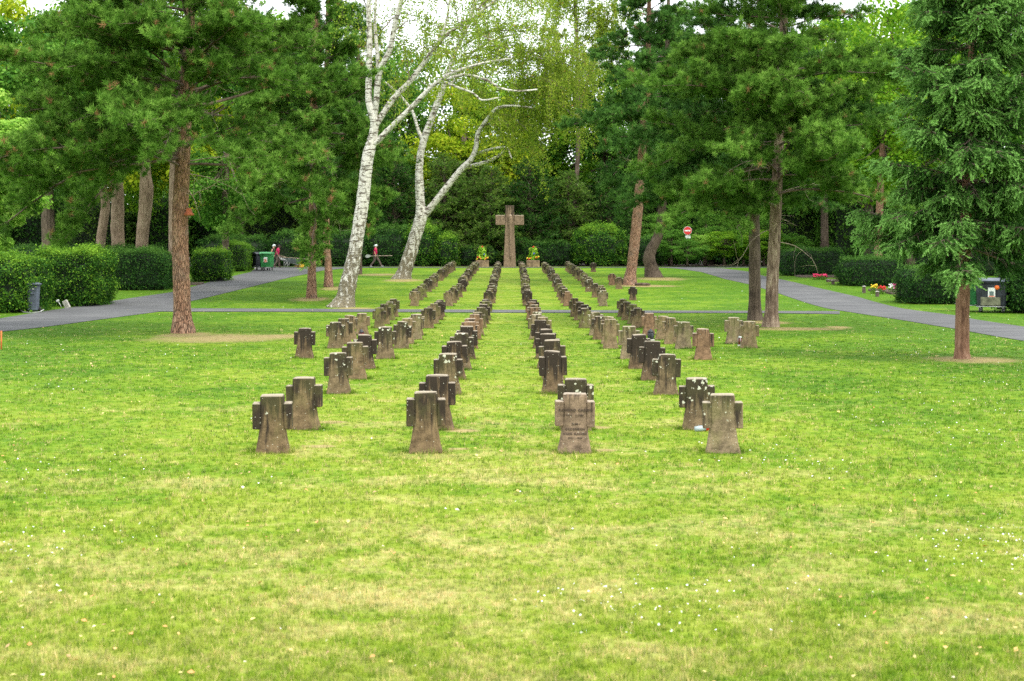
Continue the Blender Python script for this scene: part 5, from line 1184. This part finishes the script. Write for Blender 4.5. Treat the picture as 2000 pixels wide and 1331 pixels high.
def lantern(px, Y, label, body='lantern_red', cap='steel', hgt=.28, r_=.06):
    e = empty('grave_lantern', (XY(px, Y), Y, h1(Y)), label, 'lantern', 'grave lanterns')
    MB().box((0, 0, .02), (r_*2.6, r_*2.6, .04), bev=.008).build('base', M['concrete'], e)
    MB().lathe((0, 0, 0), [(r_*.8, .04), (r_, .07), (r_, hgt*.7), (r_*.8, hgt*.75)], 12).build('glass', M[body], e)
    MB().lathe((0, 0, 0), [(r_*1.15, hgt*.75), (r_*1.1, hgt*.8), (r_*.5, hgt*.92), (r_*.2, hgt), (.005, hgt*1.02)], 12).build('cap', M[cap], e)
    for a in range(4): MB().tube([(cos(a*pi/2)*r_*1.1, sin(a*pi/2)*r_*1.1, .04), (cos(a*pi/2)*r_*1.1, sin(a*pi/2)*r_*1.1, hgt*.77)], .006, 4).build('corner_rod', M[cap], e)
    return e
lantern(1445.5, 33.4, 'silver-capped red grave lantern between the two rightmost stone crosses', hgt=.27, r_=.042)
lantern(1271, 36.2, 'dark grave lantern on a pale slab beside a right-hand stone cross', 'bin_black', 'bin_black', .30, .07)
lantern(706, 36.0, 'dark lantern with red glass before a stone cross in the leftmost file', 'lantern_red', 'bin_black', .30, .06)
def lamp_post(px, py, hgt, label, Y=None):
    Y = Yof(py) if Y is None else Y; e = empty('grave_light', (XY(px, Y), Y, h1(Y)), label, 'lantern', 'low grave lights')
    MB().box((0, 0, hgt*.36), (.15, .15, hgt*.72), bev=.01).build('pedestal', M['trouser'], e)
    MB().box((0, 0, hgt*.80), (.12, .12, hgt*.16), bev=.01).build('glass', M['dirty'], e)
    MB().box((0, 0, hgt*.94), (.18, .18, hgt*.1), taper=.5, bev=.005).build('roof', M['concrete'], e)
lamp_post(1687.5, 573, .36, 'short stone grave light at the left of the potted flowers')
lamp_post(1713.5, 580, .26, 'low dark grave light in front of the red potted flowers')
lamp_post(1627, 556, .24, 'small dark grave light right of the pink flower bank')
lamp_post(1617, 552, .18, 'tiny grave light just below the pink flower bank')
M['slab'] = plain('grey_headstone', (.38, .37, .33), .8, .2, 6)
def slab(px, Y, w_, hgt, d_, label, rot=(0, 0, 0), mat='slab', name='headstone'):
    m1 = MB(); m1.box((0, 0, hgt/2-.02), (w_, d_, hgt), taper=.96, bev=.02); o = m1.build(name, M[mat]); o.location = (XY(px, Y), Y, h1(Y)); o.rotation_euler = rot
    return tag(o, label, 'headstone', 'plain slabs on the side graves')
slab(1650, 86, .34, .95, .30, 'upright pale slab at the end of the right dark hedge')
slab(133, 57.6, .22, .36, .12, 'short pale slab leaning left at the foot of the left bushy hedge', (0, radians(-26), 0), 'concrete')
# steel grave marker stake beside it
e = empty('marker_stake', (XY(121, 57.4), 57.4, h1(57.4)), 'thin steel stake with small plate leaning left of the pale slab', 'stake', None); e.rotation_euler = (0, radians(-28), 0)
MB().tube([(0, 0, -.05), (0, 0, .36)], .018, 6).build('rod', M['steel'], e); MB().box((0, -.02, .36), (.12, .02, .07), bev=.004).build('plate', M['sign_white'], e)
def plot(px, Y, w_, d_, label, mat='soil', rim='trouser'):
    e = empty('grave_plot', (XY(px, Y), Y, h1(Y)), label, 'grave', 'edged grave plots')
    z = [h1(Y-d_/2)-h1(Y), h1(Y+d_/2)-h1(Y)]; ang = math.atan2(z[1]-z[0], d_); e.rotation_euler[0] = ang
    MB().box((0, 0, .03), (w_-.1, d_-.1, .06)).build('bed', M[mat], e)
    for sy in (-1, 1): MB().box((0, sy*(d_/2-.03), .04), (w_, .06, .12), bev=.01).build('kerb', M[rim], e)
    for sx in (-1, 1): MB().box((sx*(w_/2-.03), 0, .04), (.06, d_-.125, .12), bev=.01).build('kerb', M[rim], e)
plot(1733, 70.3, 1.5, 1.6, 'edged grave plot under the potted flowers on the right')
plot(1600, 86.5, 2.6, 1.6, 'edged grave plot under the pink flower bank')
plot(1635, 80.5, 1.0, 1.2, 'low edged plot right of the pink flower bank')
plot(333, 80, 1.0, 1.6, 'small dark grave plot left of the large pine')
plot(378, 77, .9, 1.2, 'dark grave plot just right of the large left pine')
plot(1757, 68.5, 1.1, 1.2, 'reddish edged plot at the foot of the right hedge')
# fallen log by the leaning pine
m1 = MB(); m1.tube([(-.42, 0, .07), (-.1, .03, .08), (.25, 0, .07), (.42, -.02, .06)], [.06, .08, .075, .04], 8, True, .12, random.Random(2)); o = m1.build('fallen_log', M['dark_bark']); yl = Yof(558.5)
o.location = (XY(1255, yl), yl, h1(yl)); tag(o, 'short dark log lying right of the leaning pine foot', 'log')
# discarded bottle by the rear right stone
yq = 17.0; e = empty('grave_candle', (XY(1370, yq), yq, h1(yq)+.035), 'toppled clear grave candle with red end behind the front right stone cross', 'candle'); e.rotation_euler = (0, radians(84), radians(12))
MB().lathe((0, 0, 0), [(.02, -.085), (.032, -.08), (.036, -.03), (.033, .04), (.03, .05)], 14).build('glass', plain('cloudy_plastic', (.30, .36, .38), .3, .1, 8), e)
MB().lathe((0, 0, 0), [(.032, .05), (.036, .055), (.036, .085), (.02, .095)], 14).build('lid', M['sign_red'], e)
# orange stake at the left edge
MB_ = MB(); MB_.tube([(0, 0, -.1), (0, 0, .42)], .018, 8); o = MB_.build('marker_post', plain('faded_orange_post', (.55, .13, .03), .7, .2, 9)); yo = Yof(683); o.location = (XY(2.5, yo), yo, h1(yo)); tag(o, 'thin faded orange post at the left edge of the lawn', 'post')

# ------------------------------------------------------------------ fallen leaves, daisies, cones on the lawn, tufts at stone feet
def scatter_quads(x, y, size, lift, rng, aspect=.8, flat=.35):
    n = len(x); p = np.stack([x, y, H(y)+lift], 1); nn = rng.normal(size=(n, 3))*flat+[0, 0, 1]
    return leaves(p, nn, 1.0, rng, aspect) if False else (leaves_sz(p, nn, size, rng, aspect))
def leaves_sz(p, nn, size, rng, aspect):
    R = rot_to(nn, rng); q = np.array([[0, -.5, 0], [.5*aspect, .05, .14], [0, .55, .03], [-.5*aspect, .05, .14]])
    out = np.einsum('nij,aj->nai', R, q)*size[:, None, None]+p[:, None, :]; return out.reshape(-1, 3), rng.uniform(0, 1, len(p))
def m_litter():
    m, t, b = newmat('fallen_leaf', .7, .2); a = N(t, 'Attribute', attribute_name='tint').outputs['Fac']
    t.links.new(ramp(t, a, [(0, (.55, .46, .18)), (.3, (.62, .40, .15)), (.55, (.58, .27, .10)), (.7, (.42, .27, .14)), (.88, (.66, .58, .42))], 'CONSTANT'), b.inputs['Base Color']); return m
rng = np.random.default_rng(77)
n = 1700; u = rng.uniform(1/60, 1/6.3, n); y = 1/u; x = rng.uniform(-1, 1, n)*(.375*y*1.1+.8); k = rng.uniform(0, 1, n) < .45+.55*np.sin(x*.8+1)*np.sin(y*.5)
x, y = x[k], y[k]; v, t = scatter_quads(x, y, rng.uniform(.014, .034, len(x))*(1+y/45), rng.uniform(.018, .034, len(x)), rng)
tag(link('fallen_leaves', leaf_mesh('fallen_leaves', v, t), m_litter()), kind='stuff')
n = 24000; u = rng.uniform(1/75, 1/8., n); y = 1/u; x = rng.uniform(-1, 1, n)*(.375*y*1.1+.8)
dens = np.clip(np.sin(x*1.3+2*np.sin(y*.31))*np.sin(y*.9+x*.4)*1.3-.45, 0, 1)+.035
dens = dens*np.clip((np.abs(x+.5)/(.10*y)-.3)*.5, .18, 1)*np.where(x > 0, 1.0, .55)
k = (rng.uniform(0, 1, n) < dens*.55) & ~in_road(x, y); x, y = x[k], y[k]
v, t = scatter_quads(x, y, rng.uniform(.006, .0125, len(x))*(1+y/22), rng.uniform(.030, .042, len(x)), rng, 1.1, .5)
tag(link('daisies', leaf_mesh('daisies', v, t), M['petal_white']), kind='stuff')
# longer grass left by the mower around each stone
xs = []; ys = []; hs = []
for (sx, sy) in PLACED:
    if sy > 60: continue
    n = int(560*min(1, 22/sy)); a = rng.uniform(0, 2*pi, n); ex = .205+np.abs(rng.normal(0, .035, n)); xs.append(sx+np.cos(a)*ex); ys.append(sy+np.sin(a)*(ex*.62)); hs.append(rng.uniform(.03, .11, n)*rng.uniform(.4, 1, n)*np.clip(.55+.6*np.sin(a*2+sx*9), .35, 1.1))
xs, ys, hs = map(np.concatenate, (xs, ys, hs)); Vb = blades(xs, ys, hs, .0024*np.maximum(1, ys/14), rng)
lg = np_mesh('long_grass', Vb, np.arange(len(Vb)).reshape(-1, 3), rng.uniform(0, .8, len(xs)))
at_ = lg.attributes.new('straw', 'FLOAT', 'FACE'); at_.data.foreach_set('value', rng.uniform(.05, 1, len(xs)).astype(np.float32))
tag(link('long_grass', lg, M['blade']), kind='stuff')
#@@END
